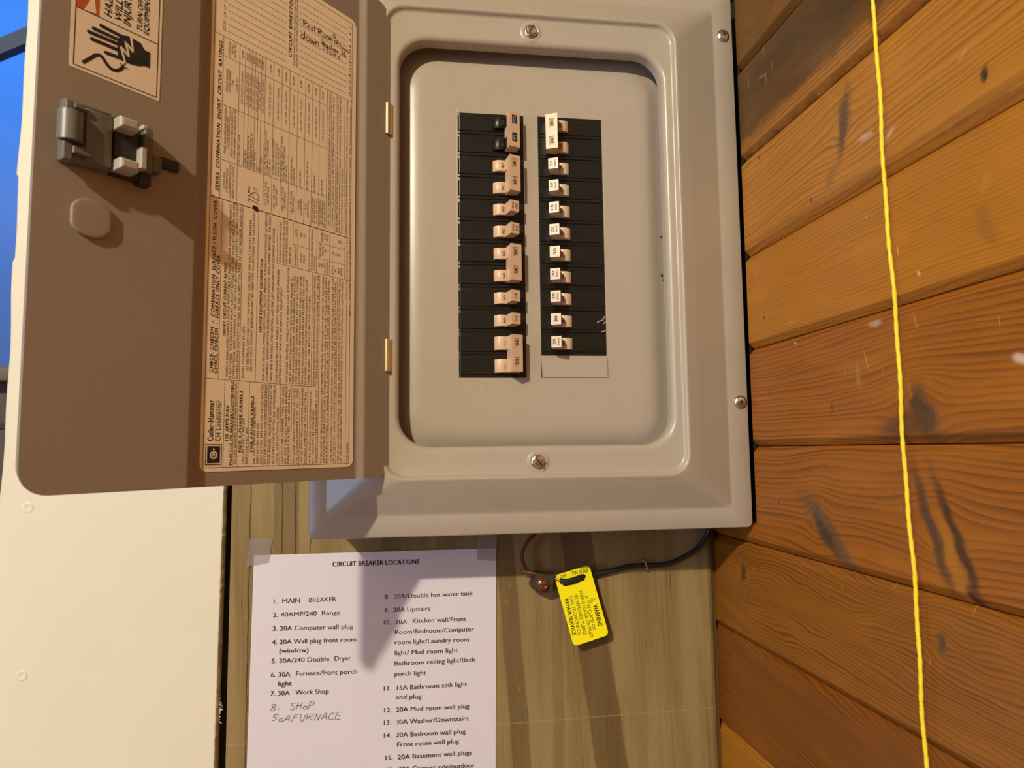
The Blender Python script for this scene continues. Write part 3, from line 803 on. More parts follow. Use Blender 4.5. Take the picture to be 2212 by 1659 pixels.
# lettering: zoom, start, zoom, end, cap height, style (b bold, s shear), words
LT = '''C 183 1125 C 207 580 6.4 b|Cutler-Hammer
C 283 1125 C 305 585 4.6 -|CH Loadcenter
C 383 1120 C 402 645 3.2 b|125 AMPS MAX
C 432 1440 C 470 335 3.0 b|MAIN LUG OR BREAKER/CONVERTIBLE
C 482 1430 C 515 350 2.1 -|SEE CASE SIDEWALL FOR FURTHER INFORMATION
C 552 1270 C 580 450 2.7 b|FOR 1-PHASE PANELS
C 592 1425 C 612 815 2.1 -|120/240 VAC 1 PH-3W
C 637 1425 C 650 940 2.1 -|208Y/120 VAC 3W
C 706 1265 C 726 520 2.7 b|FOR 3-PHASE PANELS
C 738 1430 C 770 600 2.1 -|240 VAC 3PH-3W (SEE NOTE 1)
C 783 1425 C 800 880 2.1 -|208/120 VAC 3PH-4W
C 832 1425 C 862 370 2.1 -|240/120 VAC 3PH-4W DELTA(SEE NOTE2)
C 888 1430 C 925 385 2.0 -|SEE CASE SIDEWALL FOR APPLICABLE RATING
C 945 1425 C 985 380 2.1 -|THIS PANEL MUST BE INSTALLED IN
C 993 1425 C 1027 385 2.1 -|ACCORDANCE WITH ALL APPLICABLE
C 1045 1425 C 1062 665 2.1 -|LOCAL AND NATIONAL CODES.
C 1112 1425 C 1142 395 2.1 -|USE CUTLER-HAMMER TYPE CH, CH3,
C 1154 1425 C 1182 395 2.1 -|OR CHT CIRCUIT BREAKERS. BRANCH
C 1192 1422 C 1218 420 2.1 -|FINGERS RATED 140 AMPS MAX.
C 1262 1425 C 1288 410 2.0 -|TO CLOSE UNUSED OPENINGS IN COVER,
C 1305 1425 C 1330 415 2.0 -|USE CUTLER-HAMMER CAT. NO. CHFP.
C 1368 1425 C 1395 415 2.0 -|USE #3 AWG MAX WIRE FOR BREAKER
C 1410 1425 C 1432 455 2.0 -|LOADS OPPOSITE TO NEUTRAL.
C 1477 1420 C 1503 435 2.0 -|UP TO TWO LUGS, CUTLER-HAMMER CAT.
C 1518 1420 C 1536 710 2.0 -|NO. NL20 MAY BE ASSEMBLED
C 1556 1418 C 1580 450 2.0 -|ADJACENT TO THE MAIN NEUTRAL LUG
C 1628 1415 B 1670 595 2.0 -|WHEN USED AS SERVICE EQUIPMENT, ANY UNUSED NEUTRAL WIRE HOLES MAY BE USED FOR EQUIPMENT
C 1665 1415 B 1705 605 2.0 -|GROUNDING. WIRE HOLES ARE SUITABLE FOR (1) #4-14 WIRE OR FOR UP TO (3) #10-14 WIRES.
C 1700 1415 B 1742 640 2.0 -|MULTIPLE WIRES IN A SINGLE HOLE MUST BE OF THE SAME SIZE AND MATERIAL.
C 1762 1410 B 1805 630 2.0 -|THIS DEVICE ACCEPTS TYPE GBK GROUND BARS. WIRE HOLES ARE SUITABLE FOR (1) #4-14 WIRE OR FOR
C 1797 1410 B 1840 660 2.0 -|UP TO (3) #10-14 WIRES. MULTIPLE WIRES IN A SINGLE HOLE MUST BE OF THE SAME SIZE AND MATERIAL.
C 1852 1408 B 1895 655 2.0 -|FOR SINGLE NEUTRAL PANELS, THE NEUTRAL AND BONDING STRAP MAY BE MOVED TO OPPOSITE SIDE
C 1887 1408 B 1925 660 2.0 -|OF THE ENCLOSURE USING THE SIMILAR MOUNTING HOLES. INSTALL WITH NEUTRAL MAIN LUG TOWARDS
C 1975 1400 C 1983 1155 2.2 -|PUB 23353
C 180 215 A 262 1135 3.7 b|CH8CF, CH8CFM  -  COMBINATION  SURFACE / FLUSH  COVER
C 237 225 B 292 320 3.7 b|CH8CS, CH8CSM  -  SURFACE ONLY COVER
B 347 1380 B 377 415 3.0 b|SHORT CIRCUIT CURRENT RATING
C 380 280 A 460 1180 2.1 -|WHEN A MAIN OVERCURRENT DEVICE FROM TABLE AT RIGHT, EITHER INTERNAL OR REMOTE,
C 425 290 A 500 1170 2.1 -|IS NOT USED, THE MAXIMUM SHORT CIRCUIT RATING OF THIS PANELBOARD IS 65,000 RMS
C 470 293 A 545 1185 2.1 -|SYMMETRICAL AMPS MAXIMUM AT 240 VAC MAX. BUT RATING IS LIMITED TO THE LOWEST
C 518 295 A 603 1215 2.1 -|INTERRUPTING CAPACITY RATING AT THE SUPPLY VOLTAGE OF ANY BREAKER INSTALLED.
C 592 285 B 612 1250 2.1 -|NOTES TO RATINGS AT LEFT:
C 652 190 A 710 1380 2.1 -|(1) NEUTRAL NOT USED FOR THIS RATING. USE ONLY 240 VOLT CIRCUIT BREAKER.
C 697 195 A 755 1270 2.1 -|(2) 240 VOLT CIRCUIT BREAKERS MAY BE USED FOR ALL RATINGS. USE 120/240 VOLT
B 827 1345 B 857 370 3.0 b|SERVICE EQUIPMENT INFORMATION
C 862 320 A 920 1305 2.1 -|FOR SPLIT NEUTRAL PANELS WITH MAIN CIRCUIT BREAKER, SUITABLE ONLY FOR USE AS SERVICE
C 912 330 A 970 1325 2.1 -|EQUIPMENT UNLESS NEUTRAL BONDING JUMPER IS REMOVED. WITH JUMPER REMOVED, THE RIGHT
C 966 332 A 1015 1490 2.1 -|HAND BAR IS AN INSULATED NEUTRAL AND THE LEFT HAND BAR IS AN EQUIPMENT GROUND.
C 1037 335 B 1080 500 2.1 -|FOR SINGLE NEUTRAL PANELS WITH MAIN CIRCUIT BREAKER:
C 1083 345 B 1117 740 2.1 -|SUITABLE ONLY FOR USE AS SERVICE EQUIPMENT.
C 1172 355 B 1217 485 2.0 -|FOR SINGLE NEUTRAL PANELS WITH  MAIN LUGS, SUITABLE FOR
C 1218 360 B 1252 630 2.0 -|USE AS SERVICE EQUIPMENT WHEN A CIRCUIT BREAKER IS
C 1256 365 B 1294 590 2.0 -|USED AS A MAIN BREAKER. THE MAIN BREAKER IS BACKFED
C 1297 365 B 1332 600 2.0 -|AND REQUIRES HOLD DOWN BRACKET KIT CAT. NO. CH125RB.
C 1338 370 B 1373 600 2.0 -|SUITABLE FOR USE AS SERVICE EQUIPMENT WHEN NOT MORE
C 1379 375 B 1412 605 2.0 -|THAN SIX DISCONNECTING MEANS ARE PROVIDED AND WHEN
C 1420 375 B 1451 640 2.0 -|NOT USED AS A LIGHTING AND APPLIANCE BRANCH CIRCUIT
C 1462 378 B 1487 845 2.0 -|PANEL BOARD.  (SEE ARTICLE 384-14 OF THE NEC).
C 1530 390 B 1560 580 2.0 -|BREAKER HANDLE IN MID-POSITION INDICATES BREAKER TRIPPED.
C 1570 390 B 1600 585 2.0 -|TO RESTORE SERVICE MOVE HANDLE TO EXTREME OFF, THEN ON.
B 1085 405 A 1095 1405 2.0 -|FOR MAIN LUGS, ORDER CUTLER-
B 1130 420 A 1140 1385 2.0 -|HAMMER LUG KIT CAT. NO. CHL125N
B 1170 430 A 1185 1395 2.0 -|FOR MAIN BREAKER, ORDER PER
B 1215 440 B 1222 200 2.0 -|TABLE BELOW.
B 1290 460 B 1300 205 2.0 -|MAIN BREAKER
B 1300 75 A 1305 1515 2.0 -|AMPS
B 1362 420 B 1366 300 2.0 -|CH2100
B 1366 75 B 1370 25 2.0 -|100
B 1402 430 B 1406 312 2.0 -|CH2125
B 1406 85 B 1409 35 2.0 -|125
B 1505 515 A 1525 1505 2.0 -|TORQUE WIRE PRESSURE SCREW(S)
B 1542 520 B 1549 325 2.0 -|AS FOLLOWS:
B 1610 475 B 1612 420 2.0 -|WIRE
B 1647 482 B 1649 425 2.0 -|SIZE,
B 1677 555 B 1681 430 2.0 -|AL-CU
B 1710 575 B 1716 405 2.0 -|AWG/KCMIL
B 1615 340 B 1620 170 2.0 -|NEUTRAL &
B 1650 330 B 1655 190 2.0 -|GROUND
B 1686 275 B 1690 240 2.0 -|BAR
B 1642 140 A 1646 1540 2.0 -|NEUTRAL
B 1674 110 A 1678 1570 2.0 -|LUG
B 1706 130 A 1712 1590 2.0 -|LB-IN
B 1782 570 B 1787 455 2.0 -|#14-10
B 1785 315 B 1787 275 2.0 -|20
B 1818 545 B 1820 510 2.0 -|#8
B 1826 330 B 1828 290 2.0 -|25
B 1858 560 B 1861 490 2.0 -|#6-4
B 1864 335 B 1866 300 2.0 -|35
B 1895 595 B 1899 490 2.0 -|#3-2/0
B 1866 160 B 1868 120 2.0 -|45
B 1900 170 B 1902 130 2.0 -|50
B 1967 910 B 1980 100 2.0 s|TORQUE CIRCUIT BREAKER LUGS TO THE
B 2005 915 B 2020 115 2.0 s|VALUES SPECIFIED ON CIRCUIT BREAKERS.
B 2008 1125 B 2010 980 2.4 s|REV. A
A 257 995 T 320 555 3.6 b|SERIES  COMBINATION  SHORT  CIRCUIT  RATINGS
A 342 965 A 346 750 2.0 s|SYSTEM MAIN
A 377 1020 A 386 700 2.0 s|OVERCURRENT DEVICE
A 417 1105 A 433 645 2.0 s|CUTLER-HAMMER/WESTINGHOUSE
A 457 1100 A 475 680 2.0 s|BREAKER TYPE OR CLASS FUSE
A 350 510 T 360 1415 2.0 s|PANEL MAIN BREAKER (INTEGRAL)
A 386 430 T 395 1550 2.0 s|CUTLER-HAMMER TYPE
A 440 550 T 458 1470 2.0 s|FEEDER/TENANT BREAKER (REMOTE)
A 478 585 T 498 1455 2.0 s|CUTLER-HAMMER/WESTINGHOUSE TYPE
T 380 1220 T 386 915 2.0 s|BRANCH BREAKER
T 418 1230 T 428 945 2.0 s|CUTLER-HAMMER
T 458 1140 T 461 1070 2.0 s|TYPE
T 508 1215 T 513 1040 2.0 s|(10,000 AIC)
T 415 755 T 421 545 2.0 s|SYSTEM AIC
T 455 715 T 458 600 2.0 s|RATING
T 490 780 T 498 580 2.0 s|240 VAC MAX
A 675 1030 A 680 940 2.2 s|NONE
A 892 1200 A 905 880 2.1 s|LSE-2, LSE, T-FUSE
A 925 1170 A 936 950 2.1 s|600 AMP MAX
A 1000 1235 A 1010 920 2.1 s|LSE-2, LSE, T-FUSE
A 1033 1200 A 1041 980 2.1 s|600 AMP MAX
A 1115 1270 A 1126 955 2.1 s|LHE-2, LHE, T-FUSE
A 1146 1240 A 1151 1015 2.1 s|400 AMP MAX
A 1228 1310 A 1237 1000 2.1 s|LSE-2, LSE, T-FUSE
A 1257 1280 A 1265 1070 2.1 s|800 AMP MAX
A 1330 1260 A 1335 1125 2.1 s|T-FUSE
A 1361 1330 A 1367 1105 2.1 s|1200 AMP MAX
A 1422 1290 A 1428 1170 2.1 s|L-FUSE
A 1453 1360 A 1460 1130 2.1 s|2000 AMP MAX
A 1508 1420 A 1520 1085 1.9 s|LA, LC, LD 600 AMP MAX
A 1538 1430 A 1548 1105 1.9 s|MC, MA 800 AMP MAX
A 1568 1440 A 1578 1110 1.9 s|NC, NCL 1200 AMP MAX
A 1610 1450 A 1620 1115 1.9 s|HLD, LDC 600 AMP MAX
A 1640 1460 A 1648 1130 1.9 s|MDL 800 AMP MAX
A 1668 1490 A 1676 1140 1.9 s|HND, NDC 1200 AMP MAX
T 578 1385 T 592 945 2.1 s|CH, CH3,CHT, CH-GFCI
T 643 1420 T 656 975 2.1 s|CH, CH3, CHT, CH-GFCI
T 688 1440 T 700 990 2.1 s|CH, CH3, CHT, CH-GFCI
T 730 1460 T 742 1015 2.1 s|CH, CH3, CHT, CH-GFCI
T 773 1480 T 784 1035 2.1 s|CH, CH3, CHT, CH-GFCI
T 815 1455 T 822 1100 2.1 s|CH, CH3, CH-GFCI
T 853 1505 T 860 1070 2.1 s|CH, CH3,CHT, CH-GFCI
T 947 1555 T 958 1115 2.1 s|CH, CH3, CHT, CH-GFCI
T 1055 1605 T 1064 1170 2.1 s|CH, CH3, CHT, CH-GFCI
T 1160 1650 T 1168 1215 2.1 s|CH, CH3, CHT, CH-GFCI
A 1263 160 T 1269 1270 2.1 s|CH, CH3, CHT, CH-GFCI
A 1363 205 T 1366 1320 2.1 s|CH, CH3, CHT, CH-GFCI
A 1463 245 T 1466 1365 2.1 s|CH, CH3, CHT, CH-GFCI
A 1560 290 T 1562 1410 2.1 s|CH, CH3, CHT, CH-GFCI
A 1652 330 T 1658 1465 2.1 s|CH, CH3, CHT, CH-GFCI
T 592 780 T 597 680 2.1 s|10,000
T 655 815 T 658 710 2.1 s|22,000
T 698 835 T 703 735 2.1 s|25,000
T 740 855 T 745 755 2.1 s|42,000
T 780 890 T 785 770 2.1 s|100,000
T 818 900 T 822 795 2.1 s|65,000
T 855 935 T 861 815 2.1 s|100,000
T 961 970 T 966 865 2.1 s|42,000
T 1066 1025 T 1071 920 2.1 s|42,000
T 1166 1090 T 1171 970 2.1 s|100,000
T 1266 1145 T 1271 1025 2.1 s|100,000
T 1364 1175 T 1369 1070 2.1 s|42,000
T 1462 1240 T 1467 1120 2.1 s|100,000
T 1557 1275 T 1561 1170 2.1 s|42,000
T 1652 1335 T 1656 1220 2.1 s|100,000
A 535 645 A 547 250 2.1 s|CH, CH3,CHE, CHEX
A 570 20 T 575 1550 2.0 s|(1)
A 620 670 A 627 460 2.1 s|CHEB, BRH
A 660 685 A 675 265 2.1 s|CSEL, BWH, WCHH, HL
A 705 705 A 717 245 2.1 s|CHEH, ERHH, WCHH, H
A 745 715 A 751 485 2.1 s|CHH, WCHH
A 790 735 A 793 680 2.1 s|ED
A 830 750 A 836 550 2.1 s|EDC / EDH
A 885 775 A 897 195 1.9 s|(1) CH, CHB, CHEB, CHEGLCS, CC WGCJB
A 915 790 A 926 325 1.9 s|(2) CHEB, BRH / (3) CHEN, BNH
A 946 800 A 951 585 1.9 s|(4) CHEL, WCH
A 992 785 A 1002 315 1.9 s|(5) CHEN (100 AMP MAX, EXCEPT
A 1027 800 A 1035 370 1.9 s|125 AMP MAX, USING T-FUSE)
A 1057 810 A 1063 425 1.9 s|(6) BRHH / (6) CHH, WCHH
A 1105 860 A 1117 285 1.9 s|(1) CH, CHB, CHEB, CHEGLCS, CC WGCJB
A 1136 870 A 1146 415 1.9 s|(2) CHEB, BRH / (3) CHEN, BNHH
A 1166 880 A 1171 665 1.9 s|(4) CHH, WCHH
A 1232 915 A 1241 550 1.9 s|(5) CHEN (100 AMP MAX.)
A 1264 920 A 1270 700 1.9 s|(6) CHH, WCHH
A 1347 950 A 1353 725 2.0 s|(6) CHEN, BRHH
A 1441 985 A 1451 615 2.0 s|(6) CHEN / (6) CHH, WCHH
A 1537 1020 A 1545 795 2.0 s|(6) CHEN, BRHH
A 1635 1055 A 1641 855 2.0 s|(6) CHH, WCHH
A 1728 1500 T 1750 1230 2.1 s|* THE CIRCUIT BREAKERS IN THIS GROUP ARE NOT REQUIRED IN CIRCUIT FOR SERIES RATING
A 1777 1480 T 1800 1300 2.1 s|(1) 10,000 AIC (2) 22,000 AIC (3) 25,000 AIC (4) 42,000 AIC (5) 65,000 AIC (6) 100,000 AIC
A 1835 1550 T 1860 1285 2.0 s|REPLACEMENT OR ADDITIONAL BREAKERS SHALL BE OF THE SAME MANUFACTURER AND TYPE
A 1868 1565 T 1890 1300 2.0 s|AND SHALL HAVE AN INTERRUPTING RATING EQUAL TO OR GREATER THAN THE INTERRUPTING
A 1900 1575 A 1910 705 2.0 s|RATING OF ANY CIRCUIT BREAKER INSTALLED
A 1960 1600 T 1985 1355 2.0 s|TERMINALS OTHER THAN BREAKER TERMINALS SUITABLE FOR 60/75\u00b0C AL-CU WIRE.  BREAKER
A 2005 1610 T 2030 1435 2.0 s|TERMINALS SUITABLE FOR AL-CU WIRE WHEN SO MARKED.  REFER TO MARKINGS ON BREAKERS.
T 1225 765 T 1258 -75 3.6 b|CIRCUIT DIRECTORY
T 1270 880 T 1292 -75 2.0 s|IF DOOR DIRECTORY IS USED, IDENTIFY THE CIRCUIT
T 1303 895 T 1322 -65 2.0 s|BREAKERS WITH THE DIRECTORY CIRCUIT NUMBERS
T 352 420 T 355 355 2.5 s|23
T 352 335 T 355 275 2.5 s|21
T 358 235 T 361 170 2.5 s|19
T 362 135 T 366 75 2.5 s|17
T 366 30 T 369 -30 2.5 s|15'''
for ln in LT.split('\n'):
    hd, wd = ln.split('|'); q = hd.split()
    P0 = zp(q[0], float(q[1]), float(q[2])); P1 = zp(q[3], float(q[4]), float(q[5]))
    P1 = Vector((P0.x, LH, P1.z))
    hh = float(q[6]) * {'b': .68, '-': .82, 's': .74}[q[7]] * (.9 if float(q[6]) > 5 else 1)
    text2(lab, wd, P0, P1, NDH, hh, bold=.024 if q[7] == 'b' else 0.0, shear=.22 if q[7] == 's' else 0, res=2, space=1.12 if q[7] == 'b' else 1.05, lift=.1)
for i in range(12):
    t = i / 11
    P = zp('T', 2018 - 4 * t, 395 + (1290 - 395) * t)
    wd = str(2 + 2 * i)
    text(lab, wd, P, (0, 0, 1), NDH, 2.3, width=1.7 * len(wd) + .3, shear=.2, res=1)
# underlines of headings
for q in (('C', 558, 1270, 586, 450), ('C', 712, 1265, 732, 520), ('C', 215, 1125, 222, 585)):
    a = zp(q[0], q[1], q[2]); b = zp(q[0], q[3], q[4]); lab.ribbon([a, Vector((a.x, LH, b.z))], .2, NDH, .08, 1)
# maker's square badge
a = zp('C', 85, 1165); b = zp('C', 295, 1438)
ua, ub, zb_, zt_ = max(a.x, b.x), min(a.x, b.x), b.z, a.z
def sq(i, lift, mat): lab.poly([(ub + i, LH, zb_ + i), (ua - i, LH, zb_ + i), (ua - i, LH, zt_ - i), (ub + i, LH, zt_ - i)][::-1], NDH, lift, mat)
s_ = (ua - ub)
sq(0, .08, 1); sq(s_ * .05, .12, 0); sq(s_ * .105, .16, 1)
cu_, cz_ = (ua + ub) / 2, (zb_ + zt_) / 2 - s_ * .02
def arc(r0, r1, a0, a1, k=22):
    return [Vector((cu_ + r0 * math.sin(a), LH, cz_ + r0 * math.cos(a))) for a in [math.radians(a0 + (a1 - a0) * i / k) for i in range(k + 1)]]
lab.ribbon(arc(s_ * .19, 0, 20, 340), s_ * .075, NDH, .2, 0)
lab.ribbon([(cu_, LH, cz_ + s_ * .02), (cu_, LH, cz_ + s_ * .36)], s_ * .10, NDH, .22, 0)
lab.ribbon([(cu_, LH, cz_ + s_ * .20), (cu_, LH, cz_ + s_ * .26)], s_ * .18, NDH, .24, 1)
lab.ribbon(arc(s_ * .075, 0, 40, 320, 10), s_ * .04, NDH, .25, 0)
# handwriting on the directory
def hand(k, strokes, w, mat=1, mb=lab, lift=.13):
    for st in strokes:
        pts = [zp(k, x, y) for x, y in st]
        if len(pts) > 2: pts = spline(pts, 4)
        mb.ribbon(pts, w, NDH, lift, mat)
# a little vector alphabet for pen writing, on a slanted baseline
PEN = {'R': [[(0, 0), (0, 1)], [(0, 1), (.45, .95), (.5, .7), (.1, .5)], [(.1, .5), (.55, 0)]], 'e': [[(0, .28), (.38, .3), (.34, .48), (.12, .48), (0, .2), (.2, 0), (.42, .1)]],
       's': [[(.34, .46), (.1, .44), (.12, .28), (.32, .2), (.26, .02), (0, .05)]], 't': [[(.18, .95), (.15, .1), (.32, 0)], [(0, .58), (.36, .58)]],
       'o': [[(.2, .48), (0, .3), (.1, 0), (.34, .08), (.36, .36), (.18, .48)]], 'm': [[(0, .46), (0, 0)], [(0, .3), (.16, .48), (.22, 0)], [(.22, .3), (.4, .48), (.46, 0)]],
       'd': [[(.32, .4), (.08, .42), (0, .12), (.2, 0), (.34, .3)], [(.36, 1), (.36, 0)]], 'w': [[(0, .46), (.1, 0), (.22, .36), (.34, 0), (.46, .46)]],
       'n': [[(0, .46), (0, 0)], [(0, .3), (.2, .48), (.3, .3), (.3, 0)]], 'W': [[(0, 1), (.12, 0), (.28, .7), (.44, 0), (.6, 1)]],
       'a': [[(.32, .44), (.06, .44), (0, .1), (.2, 0), (.32, .3)], [(.34, .46), (.36, 0)]], 'h': [[(0, 1), (0, 0)], [(0, .3), (.2, .48), (.32, .3), (.32, 0)]],
       'r': [[(0, .46), (0, 0)], [(0, .3), (.14, .48), (.28, .42)]], 'M': [[(0, 0), (.04, 1), (.26, .3), (.5, 1), (.54, 0)]], 'i': [[(.05, .46), (.05, 0)], [(.04, .66), (.07, .7)]],
       '1': [[(.1, 1), (.1, 0)]], 'S': [[(.42, .9), (.15, 1), (.02, .75), (.38, .38), (.3, .05), (0, .1)]], '.': [[(0, 0), (.05, .05)]],
       '8': [[(.4, .85), (.2, 1), (.04, .8), (.36, .3), (.2, 0), (.02, .22), (.4, .85)]], ':': [[(.05, .08), (.1, .1)], [(.05, .45), (.1, .47)]],
       'H': [[(0, 0), (.08, 1)], [(.36, 0), (.44, 1)], [(0, .5), (.48, .54)]], 'P': [[(0, -.1), (.1, 1), (.44, .85), (.36, .5), (.08, .45)]],
       '5': [[(.5, 1), (.12, .94), (.06, .58), (.34, .52), (.34, .15), (0, 0)]], 'A': [[(0, 0), (.28, 1), (.46, 0)], [(.1, .36), (.42, .38)]], 'F': [[(0, 0), (.14, 1)], [(.14, 1), (.54, 1.02)], [(.08, .55), (.4, .58)]],
       'U': [[(0, 1), (.04, .12), (.28, .05), (.4, 1)]], 'N': [[(0, 0), (.08, 1)], [(.08, 1), (.36, 0)], [(.36, 0), (.46, 1)]], 'C': [[(.46, .9), (.16, .96), (0, .4), (.16, 0), (.46, .1)]],
       'E': [[(.46, 1), (.08, .98), (0, .02), (.44, 0)], [(.06, .52), (.38, .54)]], '7': [[(0, .95), (.42, 1), (.12, 0)]], '2': [[(0, .8), (.24, 1), (.38, .72), (0, 0), (.46, .04)]], '-': [[(0, .4), (.3, .4)]], '=': [[(0, .3), (.36, .36)], [(.02, .55), (.38, .6)]], ' ': []}
def pen(mb, words, P0, P1, n, h, w, mat=1, lift=.13, jit=.05, slant=0.0):
    P0 = Vector(P0); P1 = Vector(P1); ex = (P1 - P0).normalized(); n = Vector(n); ey = n.cross(ex)
    wid = lambda c: max([p[0] for s in PEN[c] for p in s], default=.3) + .16
    tot = sum(wid(c) for c in words); k = (P1 - P0).length / tot; x = 0
    for c in words:
        dy = random.uniform(-jit, jit)
        for s in PEN[c]:
            pts = [P0 + ex * ((x + p[0]) * k + slant * p[1] * h) + ey * ((p[1] + dy) * h) for p in s]
            if len(pts) > 2: pts = spline(pts, 4)
            mb.ribbon(pts, w, n, lift, mat)
        x += wid(c)
random.seed(3)
pw = lambda a, b, c, d, t, h, w: pen(lab, t, zp('T', a, b), zp('T', c, d), NDH, h, w)
for (x0, y0, x1, y1, t, h, w) in ((1345, 310, 1352, 290, '1', 2.6, .3), (1385, 345, 1560, 440, 'Rest', 5.0, .45), (1580, 450, 1780, 560, 'Room', 4.6, .5), (1790, 560, 1990, 720, 'down', 4.4, .45),
                                  (1355, 495, 1600, 630, 'down', 6.4, .5), (1630, 650, 1880, 800, 'Stairs', 4.6, .4), (1625, 590, 1955, 780, 'Washer Mi', 4.6, .4), (1760, 490, 1830, 520, '15', 2.8, .4)):
    a = zp('T', x0, y0); b = zp('T', x1, y1)
    # written along the rules of the directory: from the middle towards the hinge
    pen(lab, t, a, b, NDH, h, w)
a = zp('A', 795, 1190); b = zp('A', 800, 960)
pen(lab, '725=', a, (a.x, LH, b.z), NDH, 8.0, .38, jit=.1)
lab.poly([zp('A', x, y) for x, y in ((712, 1185), (780, 1215), (785, 1280), (745, 1265), (705, 1225))], NDH, .16, 1)
label_o = lab.build('directory_label', [MLAB, INK], door, auto=0)
tag(label_o, 'tan printed circuit directory label')

# warning sticker
st = MB()
NVW = NDH
SH = .2
wz = lambda x, y: zp('W', x, y, SH)
c0 = wz(690, 655); c1 = wz(1575, 1005)
Su1, Su0, Sz0, Sz1 = 240.8, 191.4, -80.4, 60.0
st.loft([dring(Su0, Su1, Sz0, Sz1, .6, .02, 2), dring(Su0, Su1, Sz0, Sz1, .6, SH, 2)], False, True, 0, False)
bu1 = wz(740, 400)[0]; bu0 = wz(1570, 600)[0]; bz0 = wz(1150, 805)[2]; bz1 = wz(1100, 222)[2]
for a, b in (((bu1, bz0), (bu1, 57)), ((bu0, bz0), (bu0, 57)), ((bu1, bz0), (bu0, bz0)), ((bu1, bz1), (bu0, bz1))):
    st.ribbon([(a[0], SH, a[1]), (b[0], SH, b[1])], .55, NDH, .06, 1)
ur = wz(988, 120)[0]
st.poly([(bu1 - .4, SH, bz1 + .4), (ur, SH, bz1 + .4), (ur, SH, 30), (bu1 - .4, SH, 30)], NDH, .07, 2)
tri = [wz(835, 95), wz(958, 135), Vector((wz(948, 0)[0], SH, wz(948, 0)[2] + 1.5)), Vector((wz(940, 0)[0], SH, wz(948, 0)[2] + 2.5))]
tri = [wz(835, 97), wz(958, 137), wz(938, -60)]
st.poly(tri, NDH, .1, 0)
for tx, x, y, h in (('HAZARDOUS VOLTAGE', 1112, 182, 4.2), ('WILL CAUSE SEVERE', 1212, 218, 4.2), ('INJURY OR DEATH.', 1298, 272, 4.2), ('TURN OFF POWER SUPPLYING', 1413, 316, 3.1), ('EQUIPMENT BEFORE WORKING', 1478, 356, 3.1)):
    text(st, tx, wz(x, y), (0, 0, 1), NDH, h, bold=.02, shear=.2, res=2, lift=.1)
def cap_stroke(pts, w, mat, lift):
    P = [wz(x, y) for x, y in pts]
    if len(P) > 2: P = spline(P, 5)
    st.ribbon(P, w, NDH, lift, mat)
    for p in (P[0], P[-1]): st.disc(p + NDH * (lift + .002), Vector((0, 0, 1)), Vector((1, 0, 0)), w / 2, 12, mat)
for a, b in (((1005, 255), (1215, 365)), ((932, 282), (1195, 405)), ((884, 315), (1188, 445)), ((914, 388), (1180, 500)), ((1055, 525), (1215, 585))):
    cap_stroke([a, b], 2.1, 1, .10)
st.poly([wz(x, y) for x, y in ((1190, 345), (1290, 362), (1400, 430), (1440, 500), (1495, 525), (1490, 680), (1440, 658), (1380, 660), (1300, 640), (1215, 605), (1175, 560), (1165, 480))], NDH, .11, 1)
for a, b in (((1302, 362), (1325, 520)), ((1325, 520), (1248, 415)), ((1248, 415), (1285, 565)), ((1285, 565), (1202, 462)), ((1202, 462), (1245, 628))):
    st.ribbon([wz(*a), wz(*b)], [1.5, .9], NDH, .15, 0)
cap = [(820, 622), (895, 582), (960, 548), (1010, 562), (1052, 622), (1100, 680), (1160, 703), (1210, 682), (1228, 655)]
P = spline([wz(x, y) for x, y in cap], 5); st.ribbon(P, 1.9, NDH, .10, 1)
for a, b in (((1222, 660), (1272, 686)), ((1222, 655), (1250, 632)), ((1212, 660), (1198, 622))): st.ribbon([wz(*a), wz(*b)], .6, NDH, .11, 1)
tag(st.build('warning_sticker', [MLABW, INK, MRED], door, auto=0), 'cream sticker with a black shocked hand pictogram')
# ------------------------------------------------------------------ circuit breakers
def black_mat():
    M = Mat('black_bakelite', (.010, .0095, .007), .33, 0, .32)
    x, y, z = M.coords()
    n = M.noise(x * .4, y * .4, z * 1.2, 3); s = M.noise(x * .05, y, z * 1.6, 2); g = M.noise(x * .9, y, z * .9, 2)
    col = M.mix(n, (.006, .0055, .004), (.012, .011, .008))
    col = M.mix(s.sm(.66, .72) * .35, col, (.10, .095, .08)); col = M.mix(g.sm(.74, .77) * .7, col, (.30, .28, .24))
    M.color(col); M.bump(n, .0001, .4)
    return M.m
MBLK = black_mat()
MTAN = flat('tan_plastic', (.64, .44, .29), .38, speck=.03)
MPALE = flat('pale_tan_plastic', (.66, .53, .41), .38, speck=.03)
MPOCK = flat('tan_plastic_pocket', (.50, .35, .23), .5)
MINKGLINT = flat('white_ink_glint', (.6, .58, .52), .6)
BW, P1 = 56.9, 19.05
